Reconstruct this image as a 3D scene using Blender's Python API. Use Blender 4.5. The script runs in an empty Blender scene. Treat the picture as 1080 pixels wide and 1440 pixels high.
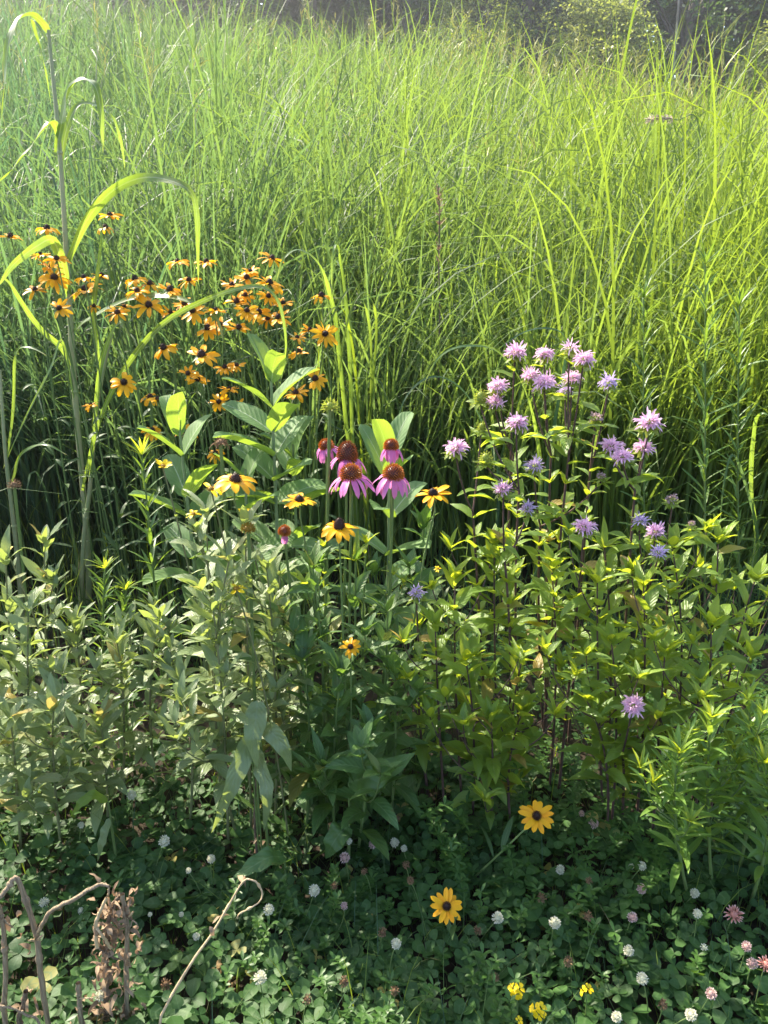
import bpy, math, random
import numpy as np
from mathutils import Vector, Matrix, Quaternion

rng = np.random.default_rng(11)
random.seed(5)
S = bpy.context.scene
COL = S.collection
PI = math.pi
rad = math.radians

# ------------------------------------------------------------------ camera
CAM_H, PITCH, FPX = 1.30, rad(20.0), 1088.0
def ray(px, py):
    u, v = (px - 540) / FPX, (720 - py) / FPX
    c, s = math.cos(PITCH), math.sin(PITCH)
    return np.array([u, c + v * s, -s + v * c])
def at(px, py, Y):
    d = ray(px, py)
    return np.array([0, 0, CAM_H]) + d * (Y / d[1])
def pxm(Y):                      # metres per photo pixel at forward distance Y (roughly)
    return Y * 1.04 / FPX

cam = bpy.data.cameras.new('camera')
cam.sensor_fit = 'VERTICAL'
cam.sensor_height = 36.0
cam.lens = 36.0 * FPX / 1440.0
cam.clip_start, cam.clip_end = 0.05, 500
cam.dof.use_dof = False
cobj = bpy.data.objects.new('camera', cam)
COL.objects.link(cobj)
cobj.location = (0, 0, CAM_H)
cobj.rotation_euler = (PI / 2 - PITCH, 0, 0)
S.camera = cobj

# ------------------------------------------------------------------ terrain
def terrain(x, y):
    x, y = np.asarray(x, float), np.asarray(y, float)
    r = np.maximum(y - 2.7, 0)
    r = np.where(r < 1.0, r * r / 2, r - 0.5)
    slope = 0.243 - 0.0095 * np.clip(x, -12, 12) - 0.0115 * np.clip(x - 2, 0, 10)
    up = np.minimum(r, 14.0)
    z = up * slope - np.maximum(r - 14.0, 0) * 0.11
    z = np.maximum(z, -1.0)
    z = z + 0.05 * np.sin(x * 0.9 + 1) * np.clip(r, 0, 1) + 0.012 * np.sin(x * 5.1 + y * 3.3) + 0.01 * np.sin(x * 2.3 - y * 6.1)
    return z
def mound(x, y):
    return 0.5 + 0.25 * np.sin(x * 7.3 + 1.3 * np.sin(y * 5)) + 0.25 * np.sin(y * 8.1 + x * 3.7 + 2)

# ------------------------------------------------------------------ mesh building
class MB:
    def __init__(s):
        s.V, s.Q, s.T, s.A, s.qm, s.tm, s.n = [], [], [], [], [], [], 0
    def add(s, V, F, A, mat=0):
        V = np.asarray(V, float).reshape(-1, 3); A = np.asarray(A, float).reshape(-1, 3)
        F = np.asarray(F, int)
        s.V.append(V); s.A.append(A)
        if F.shape[1] == 4:
            s.Q.append(F + s.n); s.qm.append(np.full(len(F), mat))
        else:
            s.T.append(F + s.n); s.tm.append(np.full(len(F), mat))
        s.n += len(V)
    def empty(s): return s.n == 0
    def join(s, o, mat=0):
        s.V += o.V; s.A += o.A; s.Q += [q + s.n for q in o.Q]; s.T += [q + s.n for q in o.T]; s.qm += [m * 0 + mat for m in o.qm]; s.tm += [m * 0 + mat for m in o.tm]; s.n += o.n
    def mesh(s, name, mats, origin=(0, 0, 0), smooth=True):
        V = np.concatenate(s.V) - np.asarray(origin, float)
        A = np.concatenate(s.A)
        Q = np.concatenate(s.Q) if s.Q else np.zeros((0, 4), int)
        T = np.concatenate(s.T) if s.T else np.zeros((0, 3), int)
        me = bpy.data.meshes.new(name)
        me.vertices.add(len(V)); me.vertices.foreach_set('co', V.astype(np.float32).ravel())
        nl = Q.size + T.size
        me.loops.add(nl)
        me.loops.foreach_set('vertex_index', np.concatenate([Q.ravel(), T.ravel()]).astype(np.int32))
        me.polygons.add(len(Q) + len(T))
        st = np.concatenate([np.arange(len(Q)) * 4, Q.size + np.arange(len(T)) * 3]).astype(np.int32)
        me.polygons.foreach_set('loop_start', st)
        mi = np.concatenate([np.concatenate(s.qm) if s.qm else np.zeros(0), np.concatenate(s.tm) if s.tm else np.zeros(0)]).astype(np.int32)
        me.polygons.foreach_set('material_index', mi)
        me.polygons.foreach_set('use_smooth', np.full(len(st), smooth))
        at_ = me.attributes.new('leaf', 'FLOAT_VECTOR', 'POINT')
        at_.data.foreach_set('vector', A.astype(np.float32).ravel())
        me.update(calc_edges=True)
        for m in (mats if isinstance(mats, (list, tuple)) else [mats]): me.materials.append(m)
        return me
    def build(s, name, mats, parent=None, origin=None):
        if origin is None: origin = tuple(parent.location) if parent else (0, 0, 0)
        o = bpy.data.objects.new(name, s.mesh(name, mats, origin))
        COL.objects.link(o)
        if parent: o.parent = parent
        else: o.location = origin
        return o

def tag(o, label=None, cat=None, group=None, kind=None):
    if label: o['label'] = label
    if cat: o['category'] = cat
    if group: o['group'] = group
    if kind: o['kind'] = kind
    return o
def thing(name, loc, label, cat, group=None):
    o = bpy.data.objects.new(name, None); COL.objects.link(o)
    o.empty_display_size = 0.05
    o.location = tuple(float(c) for c in loc)
    return tag(o, label, cat, group)
def place(name, me, parent, loc, n=None, spin=0.0, sc=1.0):
    o = bpy.data.objects.new(name, me); COL.objects.link(o)
    o.parent = parent
    o.location = tuple(float(c) for c in loc)
    o.rotation_mode = 'QUATERNION'
    q = Vector((0, 0, 1)).rotation_difference(Vector(n if n is not None else (0, 0, 1)).normalized())
    o.rotation_quaternion = q @ Quaternion((0, 0, 1), spin)
    o.scale = (sc, sc, sc) if not hasattr(sc, '__len__') else sc
    return o

# profiles (t in 0..1 -> relative width)
def beta(a, b):
    m = (a / (a + b)) ** a * (b / (a + b)) ** b
    return lambda t: np.clip(t, 0, 1) ** a * np.clip(1 - t, 0, 1) ** b / m
P_lance = beta(.75, 1.0); P_narrow = beta(.5, .8); P_ovate = beta(.5, 1.0); P_oblong = beta(.42, .42)
P_obov = beta(.85, .42); P_petal = lambda t: np.minimum(1, .45 + 1.6 * t) * np.clip(1 - t ** 5, 0, 1) ** .6
P_grass = lambda t: np.minimum(1, .55 + 3 * t) * np.clip(1 - t, 0, 1) ** .55
P_thin = lambda t: np.clip(1 - .75 * t, .2, 1)
P_spat = lambda t: np.minimum(1, .3 + .3 * t + 1.2 * np.exp(-((t - .72) / .24) ** 2)) * np.clip(1 - t ** 8, 0, 1) ** .5

def arr(v, N):
    v = np.asarray(v, float)
    return np.full(N, float(v)) if v.ndim == 0 else v
def ribbons(P, az, el, L, W, bend, prof=P_lance, nseg=6, cross=3, fold=.25, roll=0., twist=0., curl=0., p=1.4, wav=0., var=None, jag=0.):
    """N leaf blades at once: each starts at P heading (az, el), droops by bend, has width W*prof(t). -> V, F, A"""
    P = np.asarray(P, float).reshape(-1, 3); N = len(P)
    az, el, L, W, bend, roll, twist, curl, fold = [arr(a, N) for a in (az, el, L, W, bend, roll, twist, curl, fold)]
    var = rng.random(N) if var is None else arr(var, N)
    t = np.linspace(0, 1, nseg + 1); tm = (t[1:] + t[:-1]) / 2
    am = el[:, None] - bend[:, None] * tm ** p
    zm = az[:, None] + curl[:, None] * tm
    ds = (L / nseg)[:, None]
    st = np.stack([np.cos(am) * np.cos(zm) * ds, np.cos(am) * np.sin(zm) * ds, np.sin(am) * ds], -1)
    C = np.concatenate([np.zeros((N, 1, 3)), np.cumsum(st, 1)], 1) + P[:, None]
    a = el[:, None] - bend[:, None] * t ** p; z = az[:, None] + curl[:, None] * t
    B = np.stack([-np.sin(z), np.cos(z), 0 * z], -1)
    U = np.stack([-np.sin(a) * np.cos(z), -np.sin(a) * np.sin(z), np.cos(a)], -1)
    r = (roll[:, None] + twist[:, None] * t)[..., None]
    Sd = np.cos(r) * B + np.sin(r) * U; Up = -np.sin(r) * B + np.cos(r) * U
    w = (W[:, None] * prof(t)[None] / 2)
    if jag: w = w * (1 + jag * rng.standard_normal(w.shape))
    w = w[..., None]
    if cross == 2:
        rows = [C - Sd * w, C + Sd * w]; us = [0, 1]
    else:
        cf, sf = np.cos(fold)[:, None, None], np.sin(fold)[:, None, None]
        ph = rng.random((N, 1, 1)) * 6.28
        wv = wav * w * np.sin(t[None, :, None] * 9 + ph); wv2 = wav * w * np.sin(t[None, :, None] * 9 + ph + 2)
        rows = [C - Sd * w * cf + Up * (w * sf + wv), C, C + Sd * w * cf + Up * (w * sf + wv2)]; us = [0, .5, 1]
        if cross == 5:
            rows = [rows[0], C - Sd * w * .55 * cf + Up * (w * .75 * sf), C, C + Sd * w * .55 * cf + Up * (w * .75 * sf), rows[2]]; us = [0, .22, .5, .78, 1]
    k = len(rows)
    V = np.stack(rows, 2)                                   # N, nseg+1, k, 3
    A = np.empty(V.shape); A[..., 0] = np.array(us)[None, None]; A[..., 1] = t[None, :, None]; A[..., 2] = var[:, None, None]
    base = (np.arange(N) * (nseg + 1) * k)[:, None, None] + (np.arange(nseg) * k)[None, :, None] + np.arange(k - 1)[None, None]
    F = np.stack([base, base + 1, base + k + 1, base + k], -1).reshape(-1, 4)
    return V.reshape(-1, 3), F, A.reshape(-1, 3)

def tube(path, radii, ns=6, var=None, cap=True):
    path = np.asarray(path, float); K = len(path)
    radii = np.interp(np.linspace(0, 1, K), np.linspace(0, 1, len(radii)), radii) if hasattr(radii, '__len__') else np.full(K, radii)
    T = np.gradient(path, axis=0); T /= np.linalg.norm(T, axis=1)[:, None] + 1e-9
    ref = np.array([0.31, 0.95, 0.05]) if abs(T[:, 2]).mean() > .6 else np.array([0.1, .05, 1.])
    X = np.cross(T, ref); X /= np.linalg.norm(X, axis=1)[:, None] + 1e-9
    Y = np.cross(T, X)
    th = np.arange(ns) * 2 * PI / ns
    V = path[:, None] + radii[:, None, None] * (np.cos(th)[None, :, None] * X[:, None] + np.sin(th)[None, :, None] * Y[:, None])
    A = np.empty(V.shape); A[..., 0] = .25; A[..., 1] = np.linspace(0, 1, K)[:, None]; A[..., 2] = rng.random() if var is None else var
    i = np.arange(K - 1)[:, None] * ns; j = np.arange(ns)[None]; j2 = (j + 1) % ns
    F = np.stack([i + j, i + j2, i + ns + j2, i + ns + j], -1).reshape(-1, 4)
    return V.reshape(-1, 3), F, A.reshape(-1, 3)

def bez(a, b, c, K=9):
    t = np.linspace(0, 1, K)[:, None]
    return (1 - t) ** 2 * np.asarray(a) + 2 * t * (1 - t) * np.asarray(b) + t * t * np.asarray(c)
def spline(pts, K=24):
    pts = np.asarray(pts, float); n = len(pts)
    e = np.vstack([2 * pts[0] - pts[1], pts, 2 * pts[-1] - pts[-2]])
    out = []
    for q in np.linspace(0, n - 1 - 1e-6, K):
        i = int(q); t = q - i
        p0, p1, p2, p3 = e[i], e[i + 1], e[i + 2], e[i + 3]
        out.append(.5 * (2 * p1 + (p2 - p0) * t + (2 * p0 - 5 * p1 + 4 * p2 - p3) * t * t + (3 * p1 - p0 - 3 * p2 + p3) * t ** 3))
    return np.array(out)
def strap(pts, width, prof, nrm, fold=.2, K=26, var=None, twist=(0, 0), wav=.3):
    """one long leaf along a 3-D polyline; nrm is the direction its upper face looks at mid-length"""
    C = spline(pts, K); T = np.gradient(C, axis=0); T /= np.linalg.norm(T, axis=1)[:, None]
    n0 = np.asarray(nrm, float)
    Sd = np.cross(T, n0); Sd /= np.linalg.norm(Sd, axis=1)[:, None] + 1e-9
    Up = np.cross(Sd, T)
    t = np.linspace(0, 1, K)
    r = (twist[0] + (twist[1] - twist[0]) * t)[:, None]
    Sd, Up = np.cos(r) * Sd + np.sin(r) * Up, np.cos(r) * Up - np.sin(r) * Sd
    w = (width * prof(t) / 2)[:, None]
    wv = (wav * np.sin(t * 23 + 1.7 * np.sin(t * 9)))[:, None] * w; wv2 = (wav * np.sin(t * 19 + 2))[:, None] * w
    V = np.stack([C - Sd * w * math.cos(fold) + Up * (w * math.sin(fold) + wv), C, C + Sd * w * math.cos(fold) + Up * (w * math.sin(fold) + wv2)], 1)
    A = np.empty(V.shape); A[..., 0] = np.array([0, .5, 1.])[None]; A[..., 1] = t[:, None]; A[..., 2] = rng.random() if var is None else var
    i = (np.arange(K - 1) * 3)[:, None] + np.arange(2)[None]
    F = np.stack([i, i + 1, i + 4, i + 3], -1).reshape(-1, 4)
    return V.reshape(-1, 3), F, A.reshape(-1, 3)

# ------------------------------------------------------------------ materials
def new_mat(name):
    m = bpy.data.materials.new(name); m.use_nodes = True
    nt = m.node_tree; nt.nodes.clear()
    return m, nt, nt.nodes.new('ShaderNodeOutputMaterial')
def N(nt, t, **kw):
    n = nt.nodes.new(t)
    for k, v in kw.items(): setattr(n, k, v)
    return n
def math_(nt, op, a, b=None, c=None, clamp=False):
    n = N(nt, 'ShaderNodeMath', operation=op, use_clamp=clamp)
    for i, x in enumerate((a, b, c)):
        if x is None: continue
        if isinstance(x, (int, float)): n.inputs[i].default_value = x
        else: nt.links.new(x, n.inputs[i])
    return n.outputs[0]
def mixc(nt, f, a, b, blend='MIX'):
    n = N(nt, 'ShaderNodeMix', data_type='RGBA', blend_type=blend)
    for i, x in ((0, f), (6, a), (7, b)):
        if isinstance(x, (int, float)): n.inputs[i].default_value = x
        elif isinstance(x, tuple): n.inputs[i].default_value = (*x[:3], 1)
        else: nt.links.new(x, n.inputs[i])
    return n.outputs[2]
def leaf_mat(name, c0, c1, trans, tr=.38, rough=.45, spec=.45, midrib=None, mw=.05, old=None, old_at=.95, spots=None, veins=0., tipc=None, mottle=.25, scale=45., tip_at=.55, trans0=None, chev=None):
    """c0..c1: colour range leaf to leaf; trans: colour of light passed through the blade"""
    m, nt, out = new_mat(name); ln = nt.links.new
    a = N(nt, 'ShaderNodeAttribute', attribute_name='leaf'); sp = N(nt, 'ShaderNodeSeparateXYZ'); ln(a.outputs['Vector'], sp.inputs[0])
    u, v, r = sp.outputs
    tc = N(nt, 'ShaderNodeTexCoord')
    no = N(nt, 'ShaderNodeTexNoise'); no.inputs['Scale'].default_value = scale; no.inputs['Detail'].default_value = 3; ln(tc.outputs['Object'], no.inputs['Vector'])
    col = mixc(nt, r, c0, c1); tcol = mixc(nt, r, trans0 or tuple(x * .85 for x in trans), trans)
    k = math_(nt, 'MULTIPLY_ADD', no.outputs['Fac'], mottle * 2, 1 - mottle)
    col = mixc(nt, 1.0, col, N_rgb(nt, k), 'MULTIPLY')
    d = math_(nt, 'ABSOLUTE', math_(nt, 'SUBTRACT', u, .5))
    if tipc:
        f = math_(nt, 'MULTIPLY', math_(nt, 'SUBTRACT', v, tip_at, clamp=True), 1 / (1 - tip_at), clamp=True)
        col = mixc(nt, f, col, tipc)
    if spots:
        f = math_(nt, 'GREATER_THAN', no.outputs['Fac'], .66)
        col = mixc(nt, math_(nt, 'MULTIPLY', f, .7), col, spots)
    if old:
        f = math_(nt, 'MULTIPLY', math_(nt, 'SUBTRACT', r, old_at, clamp=True), 1.6 / (1 - old_at), clamp=True)
        col = mixc(nt, f, col, old); tcol = mixc(nt, f, tcol, tuple(min(1, x * 1.6) for x in old))
    if chev:
        f = math_(nt, 'SUBTRACT', 1, math_(nt, 'MULTIPLY', math_(nt, 'ABSOLUTE', math_(nt, 'SUBTRACT', math_(nt, 'MULTIPLY_ADD', d, .5, v), .62)), 11), clamp=True)
        col = mixc(nt, math_(nt, 'MULTIPLY', f, math_(nt, 'MULTIPLY', math_(nt, 'FRACT', math_(nt, 'MULTIPLY', r, 7)), .8)), col, chev)
    if midrib:
        wdt = math_(nt, 'MULTIPLY_ADD', v, -mw * .7, mw)
        f = math_(nt, 'LESS_THAN', d, wdt)
        col = mixc(nt, math_(nt, 'MULTIPLY', f, .75), col, midrib)
    b = N(nt, 'ShaderNodeBsdfPrincipled'); ln(col, b.inputs['Base Color'])
    b.inputs['Roughness'].default_value = rough; b.inputs['Specular IOR Level'].default_value = spec
    bm = N(nt, 'ShaderNodeBump'); bm.inputs['Strength'].default_value = .25; bm.inputs['Distance'].default_value = .002
    hsrc = no.outputs['Fac']
    if veins:
        ph = math_(nt, 'SUBTRACT', math_(nt, 'MULTIPLY', v, veins), math_(nt, 'MULTIPLY', d, veins * .55))
        hsrc = math_(nt, 'ADD', math_(nt, 'ABSOLUTE', math_(nt, 'SINE', ph)), math_(nt, 'MULTIPLY', no.outputs['Fac'], .6))
        bm.inputs['Strength'].default_value = .4
    ln(hsrc, bm.inputs['Height']); ln(bm.outputs[0], b.inputs['Normal'])
    t = N(nt, 'ShaderNodeBsdfTranslucent'); ln(tcol, t.inputs['Color'])
    mx = N(nt, 'ShaderNodeMixShader'); mx.inputs[0].default_value = tr
    ln(b.outputs[0], mx.inputs[1]); ln(t.outputs[0], mx.inputs[2]); ln(mx.outputs[0], out.inputs['Surface'])
    return m
def N_rgb(nt, f):
    c = N(nt, 'ShaderNodeCombineColor')
    for i in range(3): nt.links.new(f, c.inputs[i])
    return c.outputs[0]
def plain_mat(name, c0, c1, rough=.6, scale=60., bump=.3, spec=.3, fibre=False):
    m, nt, out = new_mat(name); ln = nt.links.new
    tc = N(nt, 'ShaderNodeTexCoord'); no = N(nt, 'ShaderNodeTexNoise'); no.inputs['Scale'].default_value = scale; no.inputs['Detail'].default_value = 4
    ln(tc.outputs['Object'], no.inputs['Vector'])
    if fibre:
        mp = N(nt, 'ShaderNodeMapping'); mp.inputs['Scale'].default_value = (4, 4, .22); ln(tc.outputs['Object'], mp.inputs['Vector']); ln(mp.outputs[0], no.inputs['Vector'])
    col = mixc(nt, math_(nt, 'MULTIPLY_ADD', no.outputs['Fac'], 2.2, -.6, clamp=True), c0, c1)
    b = N(nt, 'ShaderNodeBsdfPrincipled'); ln(col, b.inputs['Base Color']); b.inputs['Roughness'].default_value = rough
    b.inputs['Specular IOR Level'].default_value = spec
    bm = N(nt, 'ShaderNodeBump'); bm.inputs['Strength'].default_value = bump; bm.inputs['Distance'].default_value = .003
    ln(no.outputs['Fac'], bm.inputs['Height']); ln(bm.outputs[0], b.inputs['Normal'])
    ln(b.outputs[0], out.inputs['Surface'])
    return m

M = {}
M['soil'] = plain_mat('soil', (.018, .013, .009), (.05, .036, .022), .95, 30, .6)
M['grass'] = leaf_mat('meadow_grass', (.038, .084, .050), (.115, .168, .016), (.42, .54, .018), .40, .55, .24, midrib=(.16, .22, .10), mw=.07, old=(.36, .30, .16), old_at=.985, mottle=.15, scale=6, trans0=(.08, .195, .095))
M['culm'] = leaf_mat('grass_culm', (.18, .21, .06), (.32, .29, .11), (.44, .44, .10), .25, .5, .4)
M['jgrass'] = leaf_mat('broad_grass_leaf', (.085, .16, .035), (.10, .18, .04), (.38, .54, .05), .45, .33, .55, midrib=(.38, .42, .26), mw=.10, mottle=.3, scale=26, tipc=(.35, .24, .10), tip_at=.9, veins=0)
M['jstem'] = plain_mat('grass_stem', (.24, .29, .13), (.34, .31, .18), .45, 25, .15, .4)
M['sage'] = leaf_mat('sage_green_leaf', (.155, .215, .095), (.24, .295, .13), (.40, .50, .085), .38, .40, .55, midrib=(.22, .28, .15), mw=.05, old=(.30, .24, .06), old_at=.955, veins=26, spots=None)
M['sage_stem'] = plain_mat('sage_stem', (.10, .13, .05), (.20, .19, .09), .6, 40)
M['cone_leaf'] = leaf_mat('coarse_leaf', (.065, .14, .04), (.11, .19, .05), (.22, .38, .04), .36, .45, .45, midrib=(.18, .26, .10), mw=.045, old=(.22, .20, .05), old_at=.96, veins=22, mottle=.35, spots=(.12, .12, .04))
M['bee_leaf'] = leaf_mat('bergamot_leaf', (.12, .21, .042), (.185, .28, .045), (.56, .68, .04), .48, .40, .5, midrib=(.24, .30, .10), mw=.035, old=(.33, .24, .06), old_at=.94, veins=24, spots=(.17, .20, .06))
M['bee_tip'] = leaf_mat('bergamot_young_leaf', (.15, .26, .035), (.22, .31, .035), (.62, .70, .03), .48, .4, .45, midrib=(.24, .30, .07), mw=.04, veins=24)
M['bee_stem'] = plain_mat('bergamot_stem', (.045, .025, .030), (.12, .07, .055), .55, 50)
M['gold_leaf'] = leaf_mat('goldenrod_leaf', (.055, .125, .028), (.10, .18, .035), (.30, .46, .04), .36, .42, .45, midrib=(.14, .22, .07), mw=.06)
M['milk'] = leaf_mat('milkweed_leaf', (.115, .205, .075), (.15, .245, .09), (.42, .60, .05), .38, .62, .25, midrib=(.40, .46, .30), mw=.035, veins=30, mottle=.12)
M['milk_stem'] = plain_mat('milkweed_stem', (.15, .21, .09), (.22, .26, .13), .5, 30)
M['susan_leaf'] = leaf_mat('hairy_leaf', (.045, .095, .03), (.08, .14, .045), (.2, .32, .04), .33, .55, .35, midrib=(.13, .19, .08))
M['stem'] = plain_mat('green_stem', (.09, .15, .04), (.15, .20, .065), .5, 40)
M['clover'] = leaf_mat('clover_leaf', (.028, .07, .019), (.056, .125, .03), (.14, .27, .025), .33, .55, .25, midrib=(.07, .14, .06), mw=.03, old=(.32, .27, .07), old_at=.984, mottle=.22, scale=70, chev=(.12, .19, .075))
M['weed'] = leaf_mat('trefoil_leaf', (.042, .10, .022), (.07, .15, .03), (.18, .34, .03), .36, .45, .4, old=(.3, .2, .08), old_at=.97)
M['fern'] = leaf_mat('vetch_leaf', (.03, .085, .02), (.06, .13, .025), (.2, .36, .03), .36, .5, .35)
M['yellow'] = leaf_mat('yellow_petal', (.80, .42, .006), (.84, .36, .004), (.9, .52, .01), .34, .45, .3, mottle=.1, veins=0)
M['lemon'] = leaf_mat('lemon_petal', (.82, .58, .01), (.85, .62, .015), (.9, .7, .03), .35, .45, .3, mottle=.1)
M['gold'] = leaf_mat('orange_petal', (.90, .46, .006), (.88, .36, .004), (.98, .55, .01), .40, .45, .3, mottle=.1)
M['brown'] = leaf_mat('dark_cone', (.020, .008, .007), (.045, .016, .010), (.02, .01, .01), .05, .6, .3, mottle=.3, scale=300, tipc=(.07, .028, .016))
M['pink'] = leaf_mat('pink_petal', (.62, .15, .42), (.72, .25, .53), (.85, .28, .60), .42, .5, .3, mottle=.14, scale=120, veins=0, tipc=(.70, .26, .50))
M['orange'] = leaf_mat('orange_cone', (.10, .018, .008), (.15, .03, .01), (.1, .02, .01), .06, .45, .4, tipc=(.95, .33, .035), mottle=.15, scale=200, tip_at=.05)
M['rust'] = leaf_mat('rusty_cone', (.07, .016, .008), (.10, .025, .01), (.08, .02, .01), .06, .5, .4, tipc=(.62, .19, .03), mottle=.2, scale=200, tip_at=.15)
M['lilac'] = leaf_mat('lilac_floret', (.76, .46, .65), (.85, .60, .76), (.88, .58, .76), .42, .55, .25, mottle=.12, scale=150)
M['violet'] = leaf_mat('violet_floret', (.52, .38, .64), (.64, .50, .74), (.66, .52, .76), .4, .55, .25, mottle=.12, scale=150)
M['dry_lilac'] = leaf_mat('dry_floret', (.36, .24, .24), (.50, .36, .36), (.4, .3, .3), .3, .7, .2)
M['calyx'] = leaf_mat('green_calyx', (.18, .25, .05), (.26, .31, .06), (.5, .55, .06), .4, .5, .35)
M['white'] = leaf_mat('white_floret', (.62, .60, .44), (.74, .72, .56), (.7, .7, .52), .35, .6, .25, mottle=.1, tipc=(.80, .77, .66))
M['rose'] = leaf_mat('pinkish_floret', (.52, .34, .30), (.66, .46, .42), (.6, .42, .38), .35, .6, .25, tipc=(.75, .62, .58))
M['salmon'] = leaf_mat('salmon_floret', (.60, .26, .20), (.70, .34, .28), (.7, .35, .3), .35, .6, .25, tipc=(.82, .62, .55))
M['tan'] = leaf_mat('withered_floret', (.15, .085, .045), (.27, .17, .095), (.2, .13, .07), .2, .8, .15)
M['dead'] = plain_mat('dead_stalk', (.13, .095, .062), (.36, .28, .18), .8, 90, .8, .2, True)
M['dead_dark'] = plain_mat('dead_stalk_dark', (.075, .052, .036), (.21, .15, .10), .85, 90, .8, .2, True)
M['dead_pale'] = plain_mat('dry_straw', (.38, .27, .14), (.55, .42, .25), .65, 60, .5, .3, True)
M['husk'] = leaf_mat('dried_husk', (.17, .115, .07), (.38, .275, .175), (.3, .18, .1), .25, .8, .2)
M['bark'] = plain_mat('bark', (.05, .04, .032), (.12, .10, .08), .9, 6, .5)
M['pale_bark'] = plain_mat('pale_bark', (.20, .18, .15), (.36, .33, .29), .85, 4, .3)
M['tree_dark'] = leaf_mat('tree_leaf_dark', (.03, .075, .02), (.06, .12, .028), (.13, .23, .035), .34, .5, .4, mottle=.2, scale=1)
M['tree_lit'] = leaf_mat('tree_leaf_painted_lit', (.13, .18, .04), (.18, .22, .05), (.42, .48, .08), .42, .5, .4, mottle=.2, scale=1)  # lit copy of the tree leaf, sunlight on the crowns put into its colour
M['shrub'] = leaf_mat('shrub_leaf', (.08, .13, .02), (.14, .18, .03), (.42, .48, .04), .42, .5, .35, mottle=.2, scale=2)
M['olive_disc'] = leaf_mat('disc_floret', (.22, .13, .01), (.34, .20, .015), (.3, .2, .02), .15, .6, .3, tipc=(.55, .36, .02), mottle=.2, scale=200)
M['plume'] = leaf_mat('seed_plume', (.42, .34, .26), (.56, .46, .38), (.5, .42, .34), .4, .7, .2)
M['gold_bright'] = leaf_mat('bright_narrow_leaf', (.10, .20, .04), (.16, .27, .05), (.42, .58, .05), .42, .4, .5, midrib=(.2, .3, .1), mw=.06)
HAZE = .0022
# ------------------------------------------------------------------ ground (one sheet to beyond the trees)
def grid_axis(segs):
    return np.concatenate([np.linspace(a, b, n, endpoint=False) for a, b, n in segs] + [[segs[-1][1]]])
gx = grid_axis([(-220, -20, 14), (-20, -3, 30), (-3, 3, 90), (3, 20, 30), (20, 220, 14)])
gy = grid_axis([(-60, -1, 12), (-1, 3.5, 80), (3.5, 24, 80), (24, 260, 40)])
XX, YY = np.meshgrid(gx, gy)
ZZ = terrain(XX, YY) + np.where(YY < 3, .012 * np.sin(XX * 31 + YY * 17) * np.sin(YY * 29), 0)
nx, ny = len(gx), len(gy)
ii = (np.arange(ny - 1) * nx)[:, None] + np.arange(nx - 1)[None]
b = MB(); b.add(np.stack([XX, YY, ZZ], -1), np.stack([ii, ii + 1, ii + nx + 1, ii + nx], -1).reshape(-1, 4), np.zeros((XX.size, 3)))
tag(b.build('ground', M['soil']), kind='structure')

# ------------------------------------------------------------------ meadow grass: one uncountable stand
def tussocks(n, x0, x1, y0, y1, per, Lr, Wr, nseg, spread, cross=2, skirt=False):
    cx = rng.uniform(x0, x1, n); cy = rng.uniform(y0, y1, n)
    keep = np.abs(cx) < (.58 * cy + 1.1 if not skirt else 9)
    if skirt: keep &= cx < -.50 * cy - .58
    cx, cy = cx[keep], cy[keep]; n = len(cx)
    cl = rng.normal(1, .2, n).clip(.5, 1.5) * (1 + .16 * np.sin(cx * 1.9 + 2 * np.sin(cy * .8)) * np.sin(cy * 1.3 + cx * .6)); cv = rng.random(n)
    k = np.repeat(np.arange(n), per); m = len(k)
    a = rng.uniform(0, 2 * PI, m); rr = spread * np.sqrt(rng.random(m))
    x = cx[k] + rr * np.cos(a); y = cy[k] + rr * np.sin(a)
    P = np.stack([x, y, terrain(x, y) + .0], -1)
    el = rng.normal(1.46, .09, m).clip(1.1, 1.57)
    bend = np.abs(rng.normal(.8, .6, m)) + .1
    bend = np.where(rng.random(m) < .36, bend + rng.uniform(.7, 1.7, m), bend).clip(0, 2.75)
    L = rng.uniform(*Lr, m) * cl[k]
    W = rng.uniform(*Wr, m)
    return ribbons(P, a + rng.normal(0, .5, m), el, L, W, bend, P_grass, nseg, cross, .35, roll=rng.normal(0, .25, m), twist=rng.normal(0, .5, m), curl=rng.normal(0, .15, m), p=2.8,
                   var=np.clip(.20 * cv[k] + .18 * rng.random(m) + .62 * np.clip(.46 + 1.05 * x / (y + .5), 0, 1), 0, .999) * np.where(rng.random(m) < .975, .97, 1.03))  # cool veil at left, sunny glow at right painted into blade colour
b = MB()
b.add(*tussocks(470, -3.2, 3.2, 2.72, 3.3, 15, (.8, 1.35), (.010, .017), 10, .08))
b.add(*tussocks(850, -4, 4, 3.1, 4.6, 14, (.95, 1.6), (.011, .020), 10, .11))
b.add(*tussocks(420, -3.2, -1.3, 1.15, 2.8, 14, (.7, 1.15), (.008, .014), 9, .09, skirt=True))  # unseen grass left of the view, added to shade the clover
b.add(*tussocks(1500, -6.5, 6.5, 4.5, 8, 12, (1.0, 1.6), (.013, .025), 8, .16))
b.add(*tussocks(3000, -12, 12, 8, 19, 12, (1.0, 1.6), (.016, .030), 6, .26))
tag(b.build('meadow_grass', M['grass']), kind='stuff')

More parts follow.
